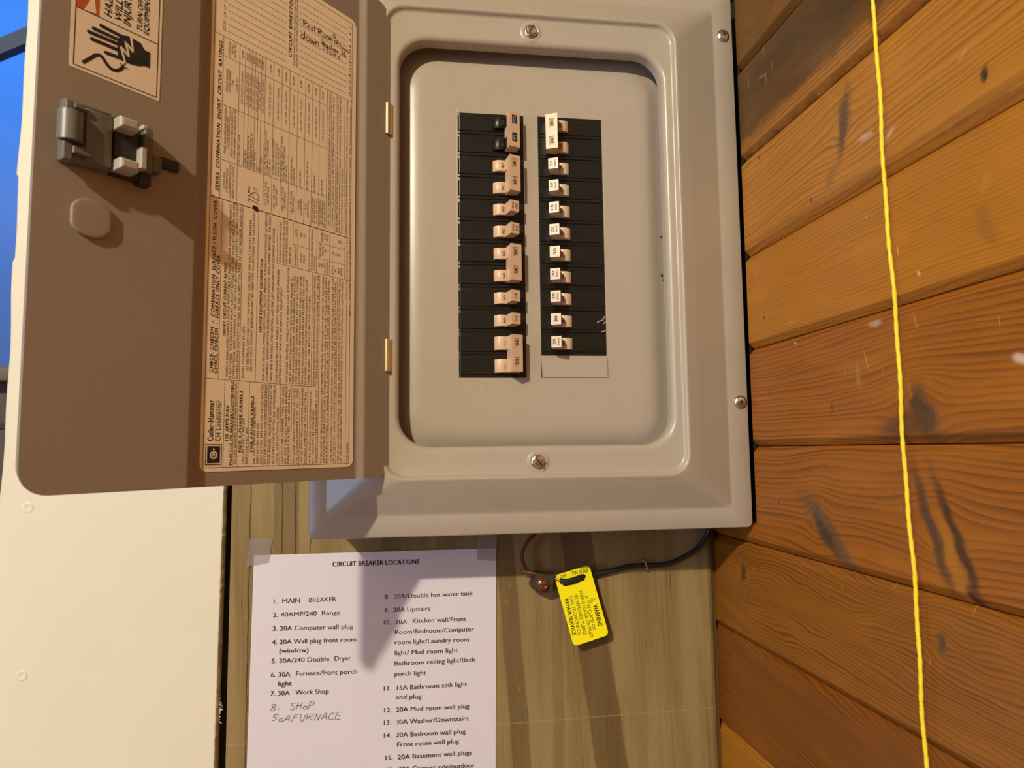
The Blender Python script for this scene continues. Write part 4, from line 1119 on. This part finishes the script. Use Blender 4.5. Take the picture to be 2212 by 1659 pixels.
def body_mesh():
    mb = MB(); hx = BW / 2; H = 9.515
    def prof(dz):
        return [(-H, 1.55), (-9.2, 1.5), (-9.1, .8), (-6.9, .75), (-6.6, .08), (-6.3, 0), (-4.95, 0), (-4.9, dz), (4.9, dz), (4.95, 0), (6.3, 0), (6.6, .08), (6.9, .75), (9.1, .8), (9.2, 1.5), (H, 1.55), (H, 14), (-H, 14)]
    def seg(x0, x1, dz, c0, c1):
        mb.loft([[(x0, y, z) for z, y in prof(dz)], [(x1, y, z) for z, y in prof(dz)]], c0, c1, 0, False)
    mb.loft([[(-hx, 2.6 if y < 3 else y, z) for z, y in prof(0)], [(-hx + .25, max(1.2, y) if y < 3 else y, z) for z, y in prof(0)], [(-hx + 1.3, y + .15, z) for z, y in prof(0)], [(-hx + 1.7, y, z) for z, y in prof(0)]], True, False, 0, False)
    seg(-hx + 1.7, .9, 0, False, True)
    seg(.9, 15.2, 3.2, False, False)
    seg(15.2, hx - 1.2, 0, True, False)
    mb.loft([[(hx - 1.2, y, z) for z, y in prof(0)], [(hx - .2, max(y, .9), z) for z, y in prof(0)], [(hx, max(y, 2.4), z) for z, y in prof(0)]], False, True, 0, False)
    return mb
BODY = body_mesh()
TAU = math.radians(25)
CX0, CH0, CL, CL2 = 42.7 - BW / 2, 15.0, 8.5, 10.3
def arc_pts(cx, r, cy, a0, a1, k=9):
    return [(cx + r * math.cos(math.radians(a)), cy + r * math.sin(math.radians(a))) for a in [a0 + (a1 - a0) * i / k for i in range(k + 1)]]
def barrel_poly(black=False):
    cx = 36.0 - BW / 2
    return arc_pts(cx, 7.0, -3.2, 152, 58, 16)
def hz(p): return (p[0], -p[1])
def handle_single():
    mb = MB(); c = CX0 + CL * math.cos(TAU); h = CH0 - CL * math.sin(TAU)
    pts = barrel_poly() + [(CX0 - 1.5, CH0 - 6.5), (CX0, CH0), (c, h), (c - 1.2, h - 4), (c - 4.5, -1.5), (30 - BW / 2, -1.5)]
    mb.prism([hz(p) for p in pts], 'z', -4.75, 4.75, 0, True, .18)
    return mb
def pocket_face(mb, O, ex, ey, n, Wd, Ht, holes, d, mat=0, pm=2):
    """rectangular face O + a*ex + b*ey with sunk pockets (a0, a1, b0, b1)"""
    As = sorted({0, Wd} | {h[0] for h in holes} | {h[1] for h in holes}); Bs = sorted({0, Ht} | {h[2] for h in holes} | {h[3] for h in holes})
    P = lambda a, b, l=0: O + ex * a + ey * b + n * l
    for i in range(len(As) - 1):
        for j in range(len(Bs) - 1):
            a0, a1, b0, b1 = As[i], As[i + 1], Bs[j], Bs[j + 1]
            hole = any(h[0] <= a0 and h[1] >= a1 and h[2] <= b0 and h[3] >= b1 for h in holes)
            if not hole: mb.add([P(a0, b0), P(a1, b0), P(a1, b1), P(a0, b1)], [(0, 1, 2, 3)], mat)
    for a0, a1, b0, b1 in holes:
        mb.add([P(a0, b0), P(a1, b0), P(a1, b1), P(a0, b1), P(a0, b0, -d), P(a1, b0, -d), P(a1, b1, -d), P(a0, b1, -d)], [(0, 1, 5, 4), (1, 2, 6, 5), (2, 3, 7, 6), (3, 0, 4, 7)], pm)
        mb.add([P(a0, b0, -d), P(a1, b0, -d), P(a1, b1, -d), P(a0, b1, -d)], [(0, 1, 2, 3)], pm)
CEX = Vector((math.cos(TAU), math.sin(TAU), 0))          # across the cap, towards the inner end (y grows into the wall)
CN = Vector((math.sin(TAU), -math.cos(TAU), 0))          # cap normal
DZ = Vector((0, 0, -1))
def cap_org(z): return Vector((CX0, -CH0, z))
def handle_double(num, black_barrels=False, first=None):
    mb = MB(); L = CL2
    c = CX0 + L * math.cos(TAU); h = CH0 - L * math.sin(TAU)
    z0, z1 = -15.3, 15.3
    poly = [(CX0 - 2.4, .8), (CX0, CH0), (c, h), (c - 2.2, .8)]
    pr = [hz(p) for p in poly]
    # sides, back and ends of the tie bar; its cap carries two sunk windows
    for i in (0, 2, 3):
        a, b = pr[i], pr[(i + 1) % 4]
        mb.add([(a[0], a[1], z0), (b[0], b[1], z0), (b[0], b[1], z1), (a[0], a[1], z1)], [(0, 1, 2, 3)], 0)
    for z in (z0, z1): mb.add([(p[0], p[1], z) for p in pr], [(0, 1, 2, 3)], 0)
    holes = [(2.6, 7.6, 3.0, 10.6), (2.6, 7.6, 18.6, 26.2)]
    pocket_face(mb, cap_org(z1), CEX, DZ, CN, L, z1 - z0, holes, .55, 0, 3 if black_barrels else 2)
    for k, (a0, a1, b0, b1) in enumerate(holes):
        tx = num if not (black_barrels and k == 1) else num[:2]
        text(mb, tx, cap_org(z1) + CEX * (a0 + 1.15) + DZ * ((b0 + b1) / 2), DZ, CN, 2.9, bold=.02, lift=-.45, mat=4 if black_barrels else 1, align='C', width=(5.6 if len(tx) > 2 else 4.4))
    return mb
def barrels_double(half=4.75):
    mb = MB()
    pts = barrel_poly() + [(CX0 - 1.5, CH0 - 7.6), (CX0 + .6, CH0 - 7.0), (CX0 + .6, -1.5), (30 - BW / 2, -1.5)]
    for zc in (P1 / 2, -P1 / 2): mb.prism([hz(p) for p in pts], 'z', zc - half, zc + half, 0, True, .18)
    return mb
def barrel_text(mb, zc, mat=1, h=2.5, bold=.02):
    cx = 36.0 - BW / 2
    a = math.radians(72); r = 7.0
    p = Vector((cx + r * math.cos(a), 3.2 - r * math.sin(a), zc)); n = Vector((math.cos(a), -math.sin(a), 0)); t = n.cross(DZ)
    text(mb, 'ON', p - t * 1.3, DZ, n, h, width=4.3, bold=bold, lift=.07, mat=mat, align='C')
def join(a, b):
    o = len(a.v); a.v += b.v; a.f += [[i + o for i in f] for f in b.f]; a.mi += b.mi; a.sm += b.sm
body_proto = None
def breaker(col, pole, n, kind, num, label, body_dx=0.0):
    """col 0 left / 1 right; pole = first pole position from the top"""
    global body_proto
    xc = 28.4 if col == 0 else 69.4 + BW / 2
    zc = -(pole + n / 2) * P1
    root = empty('circuit_breaker', W(xc, 0, zc), (0, 0 if col == 0 else math.pi, 0))
    tag(root, label, 'circuit breaker', 'circuit breakers in the panel')
    for k in range(n):
        if body_proto is None:
            body_proto = BODY.build('breaker_body', MBLK); b = body_proto
        else:
            b = body_proto.copy(); C.objects.link(b)
        b.parent = root; b.location = (0, 0, ((n - 1) / 2 - k) * P1 / 1000)
    tan = MTAN if col == 0 else MPALE
    if kind == 'single':
        mb = handle_single()
        two = num.split('/')
        o = cap_org(0)
        if len(two) == 2:
            text(mb, two[0], o + CEX * 4.9, DZ, CN, 2.5, width=4.9, bold=.012, lift=.05, align='C')
            text(mb, two[1], o + CEX * 1.6, DZ, CN, 1.75, width=5.9, bold=.02, lift=.05, align='C')
        else:
            text(mb, num, o + CEX * 3.0, DZ, CN, 2.7, width=5.2, bold=.015, lift=.05, align='C')
        barrel_text(mb, 0)
        mb.build('toggle_handle', [tan, INK, MPOCK], root)
    else:
        mb = handle_double(num, kind == 'main')
        mb.build('tie_handle', [MTAN, INK, MPOCK, MSLOT, MINKGLINT], root)
        bb = barrels_double(5.6 if kind == 'wide' else 4.75)
        for zz in (P1 / 2, -P1 / 2): barrel_text(bb, zz, mat=1)
        bb.build('toggle_barrel', [MBLK, flat('grey_embossing', (.12, .115, .10), .35)] if kind == 'main' else [MTAN, MINKGLINT if kind == 'wide' else INK], root)  # wide handle: the glint on its embossed ON is put into the colour
    return root
breaker(0, 0, 2, 'main', '100', 'double black breaker with black toggles under a tan bar marked 100, top of left column')
breaker(0, 2, 2, 'double', '40', 'double black breaker with tan tie handle marked 40, second in the left column')
breaker(0, 4, 1, 'single', '20/SWD', 'single breaker marked 20 SWD directly under the double 40 breaker, left column')
breaker(0, 5, 1, 'single', '20/SWD', 'single breaker marked 20 SWD directly above the double 30 breaker, left column')
breaker(0, 6, 2, 'double', '30', 'double black breaker with tan tie handle marked 30, middle of the left column')
breaker(0, 8, 1, 'single', '30', 'single breaker marked 30 directly under the double 30 breaker, left column')
breaker(0, 9, 1, 'single', '30', 'single breaker marked 30 directly above the double 50 breaker, left column')
breaker(0, 10, 2, 'wide', '50', 'double black breaker with wide tan tie handle marked 50, foot of left column')
breaker(1, 0, 2, 'double', '30', 'double black breaker with pale tie handle marked 30, top of the right column')
breaker(1, 2, 1, 'single', '20/SWD', 'single breaker marked 20 SWD directly under the double 30 of the right column')
breaker(1, 3, 1, 'single', '20/SWD', 'single breaker marked 20 SWD directly above the breaker marked 15')
breaker(1, 4, 1, 'single', '15/SWD', 'single breaker with pale toggle marked 15 SWD, the only 15, right column')
breaker(1, 5, 1, 'single', '20/SWD', 'single breaker marked 20 SWD directly under the breaker marked 15')
breaker(1, 6, 1, 'single', '30', 'single breaker marked 30 halfway down the right column')
breaker(1, 7, 1, 'single', '20/SWD', 'single breaker marked 20 SWD directly under the upper single 30 of the right column')
breaker(1, 8, 1, 'single', '20/SWD', 'single breaker marked 20 SWD directly above the lower single 30 of the right column')
breaker(1, 9, 1, 'single', '30', 'single breaker marked 30 with white scratches, second from the foot of the right column')
scr = [o for o in C.objects if o.get('label', '').startswith('single breaker marked 30 with white scratches')][0]
for st in ([(1290, 696.5), (1300, 691)], [(1301, 693), (1307, 682)], [(1303.5, 699), (1308, 694)], [(1298, 718), (1309, 713.5)]):
    sm0 = MB(); c_ = Vector((69.4 + BW / 2, 0, -9.5 * P1))
    pts_ = [onY(u, v, 0) - c_ for u, v in st]
    sm0.ribbon([Vector((-p.x, -.02, -p.z)) for p in pts_], [.7, .35], NV, .05, 0)
    sm0.build('scratch_mark', MINKGLINT, scr)
breaker(1, 10, 1, 'single', '20/SWD', 'lowest breaker of the right column, marked 20 SWD, above the blank tab')

# ------------------------------------------------------------------ the taped list under the panel
def paper_mat():
    M = Mat('white_copy_paper', (.66, .62, .66), .75, 0, .25)
    x, y, z = M.coords()
    a = M.noise(x * .02, z * .02, 1, 3); b = M.noise(x * 1.2, z * 1.2, 2, 2)
    M.color(M.mix(a, (.68, .64, .67), (.65, .605, .65))); M.bump(b, .00006, .35)
    return M.m
PY = 81.4
pp = MB()
tl, tr = onY(548.5, 1199.5, PY), onY(1072, 1184, PY)
exx = (tr - tl).normalized(); ezz = (onY(533, 1659, PY) - tl); ezz = ezz.normalized(); nx, nz = 16, 20
def pq(a, b): return tl + exx * a + ezz * b + Vector((0, -.25 - .35 * math.sin(a / 216 * 3.1) * math.sin(b / 60 + 1), 0))
grid = [[pq(215.9 * i / nx, 279.4 * j / nz) for i in range(nx + 1)] for j in range(nz + 1)]
pp.loft(grid, False, False, 0, True, closed=False)
MPAPER = paper_mat(); MPEN = flat('ball_pen_ink', (.06, .055, .07), .6)
QZ = {'P': (500, 1150, 3.6867), 'Q': (500, 1400, 3.6867), 'K': (1050, 1120, 4.0963)}
def qp(k, x, y, d): ox, oy, s = QZ[k]; return onY(ox + x / s, oy + y / s, d)
TX = '''P 805 272 P 1495 250 4.4 .012|CIRCUIT BREAKER LOCATIONS
P 335 567 P 545 558 4.1 0|1.  MAIN
P 617 556 P 833 548 4.1 0|BREAKER
P 330 675 P 678 662 4.1 0|2. 40AMP/240
P 720 660 P 865 655 4.1 0|Range
P 327 783 P 967 766 4.1 0|3. 20A Computer wall plug
P 322 892 P 992 868 4.1 0|4. 20A Wall plug front room
P 380 962 P 612 953 4.1 0|(window)
P 318 1042 P 776 1024 4.1 0|5. 30A/240 Double
P 820 1022 P 950 1018 4.1 0|Dryer
Q 313 230 Q 467 224 4.1 0|6. 30A
Q 512 220 Q 1000 203 4.1 0|Furnace/front porch
Q 372 302 Q 478 298 4.1 0|light
Q 310 380 Q 462 374 4.1 0|7. 30A
Q 508 370 Q 773 360 4.1 0|Work Shop
P 1220 530 P 1922 500 4.1 0|8.  30A/Double hot water tank
P 1218 637 P 1580 622 4.1 0|9.  20A Upstairs
P 1213 735 P 1397 728 4.1 0|10.  20A
P 1443 722 P 1868 705 4.1 0|Kitchen wall/Front
P 1302 812 P 1930 785 4.1 0|Room/Bedroom/Computer
P 1300 893 P 1890 868 4.1 0|room light/Laundry room
P 1300 977 P 1802 955 4.1 0|light/ Mud room light
P 1298 1062 P 1943 1028 4.1 0|Bathroom ceiling light/Back
Q 1298 222 Q 1548 212 4.1 0|porch light
Q 1213 340 Q 1875 303 4.1 0|11.  15A Bathroom sink light
Q 1310 408 Q 1512 400 4.1 0|and plug
Q 1215 513 Q 1893 478 4.1 0|12.  20A Mud room wall plug
Q 1213 612 Q 1886 575 4.1 0|13.  30A Washer/Downstairs
Q 1213 715 Q 1862 680 4.1 0|14.  20A Bedroom wall plug
Q 1318 785 Q 1810 757 4.1 0|Front room wall plug
Q 1225 892 Q 1915 848 4.1 0|15.  20A Basement wall plugs
Q 1235 985 Q 1937 950 4.1 0|16.  20A Carport side/outdoor'''
for ln in TX.split('\n'):
    hd, wd = ln.split('|'); q = hd.split()
    text2(pp, wd, qp(q[0], float(q[1]), float(q[2]), PY - .75), qp(q[3], float(q[4]), float(q[5]), PY - .75), NV, float(q[6]), bold=float(q[7]), lift=.05, mat=1, res=3)
random.seed(8)
for k, x0, y0, x1, y1, t, h in (('Q', 305, 500, 390, 495, '8:', 5.6), ('Q', 465, 493, 660, 478, 'SHoP', 6.0), ('Q', 318, 580, 470, 585, '5oA', 5.2), ('Q', 478, 585, 880, 562, 'FURNACE', 5.6)):
    pen(pp, t, qp(k, x0, y0, PY - .8), qp(k, x1, y1, PY - .8), NV, h, .34, mat=2, lift=.05, slant=.22)
paper = pp.build('paper_list', [MPAPER, INK, MPEN], origin=W(tl.x, PY, tl.z), org=(tl.x, PY, tl.z), auto=0)
tag(paper, 'white paper headed CIRCUIT BREAKER LOCATIONS taped below the panel', 'paper list')
tm = bpy.data.materials.new('clear_tape'); tm.use_nodes = True
tn = tm.node_tree; tn.nodes.clear()
o_ = tn.nodes.new('ShaderNodeOutputMaterial'); x_ = tn.nodes.new('ShaderNodeMixShader'); a_ = tn.nodes.new('ShaderNodeBsdfTransparent'); b_ = tn.nodes.new('ShaderNodeBsdfPrincipled')
b_.inputs['Base Color'].default_value = (.42, .36, .34, 1); b_.inputs['Roughness'].default_value = .35; x_.inputs[0].default_value = .26
tn.links.new(a_.outputs[0], x_.inputs[1]); tn.links.new(b_.outputs[0], x_.inputs[2]); tn.links.new(x_.outputs[0], o_.inputs[0])
def tape(pxs, label):
    mb = MB(); P = [onY(u, v, 80.3) for u, v in pxs]
    mb.loft([[p for p in P], [p + Vector((0, -.06, 0)) for p in P]], True, True, 0, False)
    c = sum(P, Vector()) / len(P)
    tag(mb.build('clear_tape', tm, origin=W(*c), org=c, auto=0), label, 'tape', 'tape on the paper list')
tape([(540, 1163), (588, 1164.5), (580, 1215), (532, 1225)], 'clear tape strip at the top left corner of the paper list')
tape([(1030, 1150), (1074, 1150), (1072, 1212), (1031, 1210)], 'clear tape strip at the top right corner of the paper list')

# ------------------------------------------------------------------ ground clamp, wires, staple and yellow tag
MCOP = flat('copper', (.50, .25, .14), .30, 1.0)
MCOPD = flat('dull_copper', (.15, .065, .04), .42, .8)
MBRZ = flat('tarnished_bronze', (.085, .065, .048), .5, .6)
MRUB = flat('black_cable_jacket', (.014, .014, .013), .45)
cb = MB()
wp = spline([onY(1534, 1138, 74), onY(1524, 1160, 76), onY(1503, 1187, 77), onY(1462, 1211, 77.5), onY(1430, 1220, 77.5), onY(1395, 1221, 78), onY(1360, 1224, 78), onY(1325, 1232, 78), onY(1290, 1239, 77), onY(1268, 1243, 74), onY(1256, 1246, 69.5), onY(1240, 1252, 66.4), onY(1225, 1255.5, 66.0), onY(1210, 1255, 67)], 8)
cb.tube(wp, 2.35, 12)
cable = cb.build('ground_cable', MRUB, origin=W(*wp[0]), org=wp[0])
tag(cable, 'black insulated ground cable running from the panel through the yellow tag', 'cable')
cc = MB(); cc.tube([onY(1211, 1255, 67), onY(1204, 1252, 69), onY(1196, 1249, 70.5), onY(1160, 1240, 71), onY(1126, 1232.5, 70)], 1.25, 10)
cc.build('copper_conductor', MCOP, cable, org=wp[0])
rg = MB()
lp = spline([onY(1166, 1138, 72), onY(1158, 1152, 71.5), onY(1140, 1170, 71), onY(1129, 1192, 70.5), onY(1128, 1208, 70.5), onY(1135, 1226, 71), onY(1149, 1239, 72), onY(1160, 1246, 73)], 8)
rg.tube(lp, 1.55, 10)
tag(rg.build('bare_copper_wire', MCOPD, origin=W(*lp[0]), org=lp[0]), 'bare copper wire looping from under the panel to the ground clamp', 'wire')
kc_ = onY(1172, 1257, 70)
clamp = empty('ground_clamp', W(kc_.x, 78, kc_.z))
tag(clamp, 'tarnished bronze ground clamp with a copper screw beside the yellow tag', 'ground clamp')
KO = (kc_.x, 78, kc_.z)
cm = MB()
P_ = [onY(u, v, 66) for u, v in ((1160, 1238), (1199, 1243), (1193, 1278), (1176, 1283), (1150, 1272), (1148, 1266))]
cm.loft([[(p.x, 81.8, p.z) for p in P_], [(p.x, 67.0, p.z) for p in P_], [(p.x + (kc_.x - p.x) * .05, 66.3, p.z + (kc_.z - p.z) * .05) for p in P_]], False, True, 0, False)
for i in range(4):
    a = onY(1168 + i * 4, 1240, 66.2); cm.tube([a, a + Vector((.3, 0, -1.6))], .25, 5)
cm.build('clamp_block', MBRZ, clamp, org=KO)
sm_ = MB(); sc_ = onY(1172, 1263, 62)
hexr = lambda r, y, n=6, ph=.35: [(sc_.x + r * math.cos(ph + 2 * math.pi * i / n), y, sc_.z + r * math.sin(ph + 2 * math.pi * i / n)) for i in range(n)]
sm_.loft([hexr(5.9, 67), hexr(5.9, 63.2), hexr(5.3, 62.3)], False, False, 0, False)
sm_.loft([hexr(5.35, 62.35, 24), hexr(4.6, 62.2, 24), hexr(4.2, 63.0, 24), hexr(3.9, 62.6, 24), hexr(3.2, 62.2, 24), hexr(.1, 62.0, 24)], False, False, 0, True)
sx_ = Vector((.97, 0, -.16))
sm_.ribbon([Vector((sc_.x, 62.0, sc_.z)) - sx_ * 4.6, Vector((sc_.x, 62.0, sc_.z)) + sx_ * 4.6], .9, NV, .12, 1)
for dz in (2.1, -2.1): sm_.disc((sc_.x, 61.85, sc_.z + dz), Vector((1, 0, 0)), Vector((0, 0, 1)), .8, 10, 1)
sm_.build('clamp_screw', [MCOP, MSLOT], clamp, org=KO)
sp = MB(); a = onY(1391, 1213, 77); b = onY(1396, 1228, 77)
sp.tube(spline([a + Vector((-1.2, 4.5, .8)), a + Vector((0, -1.6, .5)), (a + b) / 2 + Vector((.6, -2.4, 0)), b + Vector((0, -1.6, -.5)), b + Vector((-.4, 4.5, -.8))], 5), .7, 8)
tag(sp.build('cable_staple', flat('galvanised_wire', (.55, .53, .48), .4, .8), origin=W(*a), org=a), 'small grey wire staple holding the black cable to the board', 'staple')

# yellow tag: a plate with rounded corners and a slot, hanging on the cable
def tag_plate():
    cu = bpy.data.curves.new('tag_outline', 'CURVE'); cu.dimensions = '2D'; cu.fill_mode = 'BOTH'; cu.extrude = .0004
    def sp_(pts):
        s = cu.splines.new('POLY'); s.points.add(len(pts) - 1); s.use_cyclic_u = True
        for p, q in zip(s.points, pts): p.co = (q[0] / 1000, q[1] / 1000, 0, 1)
    Wd, Hd = 33.3, 71.6
    sp_([(p[0], p[2]) for p in rrect(0, Wd, -Hd, 0, 4.0, 0, 6)])
    sp_([(p[0], p[2]) for p in rrect(5.5, 26.5, -13.4, -8.6, 2.4, 0, 6)])
    ob = bpy.data.objects.new('tag_outline', cu); C.objects.link(ob); bpy.context.view_layer.update()
    me = bpy.data.meshes.new_from_object(ob.evaluated_get(bpy.context.evaluated_depsgraph_get()))
    r = [Vector(v.co) * 1000 for v in me.vertices], [list(p.vertices) for p in me.polygons]
    bpy.data.objects.remove(ob); bpy.data.curves.remove(cu); bpy.data.meshes.remove(me)
    return r
TY0, TY1 = 70.0, 66.0
t0 = onY(1197, 1243.5, TY0); t1 = onY(1272.5, 1220, TY0 + 1); t2 = onY(1236, 1397.5, TY1)
tex = (t1 - t0).normalized(); tdn = (t2 - t0).normalized(); tdn = (tdn - tex * tdn.dot(tex)).normalized()
tno = tex.cross(-tdn).normalized()
if tno.y > 0: tno = -tno
kx = (t1 - t0).length / 33.3; ky = (t2 - t0).length / 71.6
vs, fs = tag_plate()
yt = MB()
def tp(x, y): return t0 + tex * x * kx - tdn * y * ky
yt.add([tp(v.x, v.y) + tno * v.z + Vector((0, -.010 * max(0, -v.y - 14) * 0, 0)) for v in vs], fs, 0, False)
def tpx(x, y):
    d = ray(QZ['K'][0] + x / QZ['K'][2], QZ['K'][1] + y / QZ['K'][2])
    return CAMT + d * ((t0 - CAMT).dot(tno) / d.dot(tno))
for x0, y0, x1, y1, h, b_, wd in ((945, 768, 992, 955, 4.4, .03, 'WARNING'), (872, 690, 943, 990, 3.4, 0, 'IF THIS CLAMP OR'), (818, 637, 918, 1055, 3.4, 0, 'WIRE IS LOOSE OR MUST'), (779, 682, 862, 1032, 3.4, 0, 'BE REMOVED PLEASE'),
                                (737, 690, 815, 1040, 3.4, 0, 'CALL TELEPHONE CO.'), (694, 715, 768, 1045, 3.6, .025, 'REPAIR SERVICE.'), (655, 533, 715, 517, 3.3, 0, 'GMP'), (765, 500, 900, 474, 3.5, .012, 'P/N 01068')):
    text2(yt, wd, tpx(x0, y0), tpx(x1, y1), tno, h, bold=b_, lift=.5, mat=1, res=2)
tri = [tpx(928, 745), tpx(965, 712), tpx(925, 708)]
for i in range(3): yt.ribbon([tri[i], tri[(i + 1) % 3]], .3, tno, .5, 1)
yt.ribbon([tpx(944, 722), tpx(932, 722)], .35, tno, .5, 1)
ytag = yt.build('warning_tag', [flat('yellow_plastic', (.95, .83, .001), .42, speck=.02), INK], origin=W(*t0), org=t0, auto=0)
tag(ytag, 'bright yellow plastic WARNING tag hanging on the black ground cable', 'tag')

# ------------------------------------------------------------------ twine hanging along the plank wall
tw = MB(); pts = []
random.seed(2)
for i in range(161):
    t = i / 160; v = -60 + 1790 * t
    u = 1884 + (v) * .0717 + 2.2 * math.sin(v * .011) + 1.0 * math.sin(v * .031 + 1)
    pts.append(onX(u, v, 249.6 + .6 * math.sin(v * .02)))
top_ = pts[0]; bot_ = pts[-1]
pts = [Vector((top_.x, top_.y, top_.z + 9.0 * k)) for k in range(70, 0, -1)] + pts + [Vector((bot_.x, bot_.y, bot_.z - 9.0 * k)) for k in range(1, 60)]
L_ = (bot_ - top_).length
tw.tube(pts, 1.2, 14, 0, True, fn=lambda i, a: 1 + .17 * math.cos(2 * a - i * L_ / 160 * 2 * math.pi / 9.0 * 2))
tag(tw.build('yellow_twine', flat('yellow_nylon', (.88, .66, .02), .5, speck=.12, sc=1.5), origin=W(*pts[-1]), org=pts[-1], auto=0), 'thin twisted yellow twine hanging down in front of the plank wall', 'twine')

# nails driven into the planks
MNAIL = flat('nail_head_steel', (.22, .18, .14), .45, .8)
for u, v, lb in ((1640, 340, 'steel nail head in the plank beside the panel, uppermost of those near its edge'), (1650, 686, 'steel nail head beside the panel just above the dark groove at mid height'), (1682, 1084, 'steel nail head in the plank right of the lower corner of the panel'), (1752, 431, 'steel nail head in an orange plank beside a small brown knot')):
    c = onX(u, v, XR); mb = MB()
    rg_ = lambda r, x: [(x, c.y + r * math.cos(2 * math.pi * i / 12), c.z + r * math.sin(2 * math.pi * i / 12)) for i in range(12)]
    mb.loft([rg_(1.5, XR + .5), rg_(1.5, XR - .15), rg_(1.1, XR - .3), rg_(.1, XR - .3)], False, False, 0, True)
    tag(mb.build('nail', MNAIL, origin=W(*c), org=c), lb, 'nail', 'nails in the plank wall')
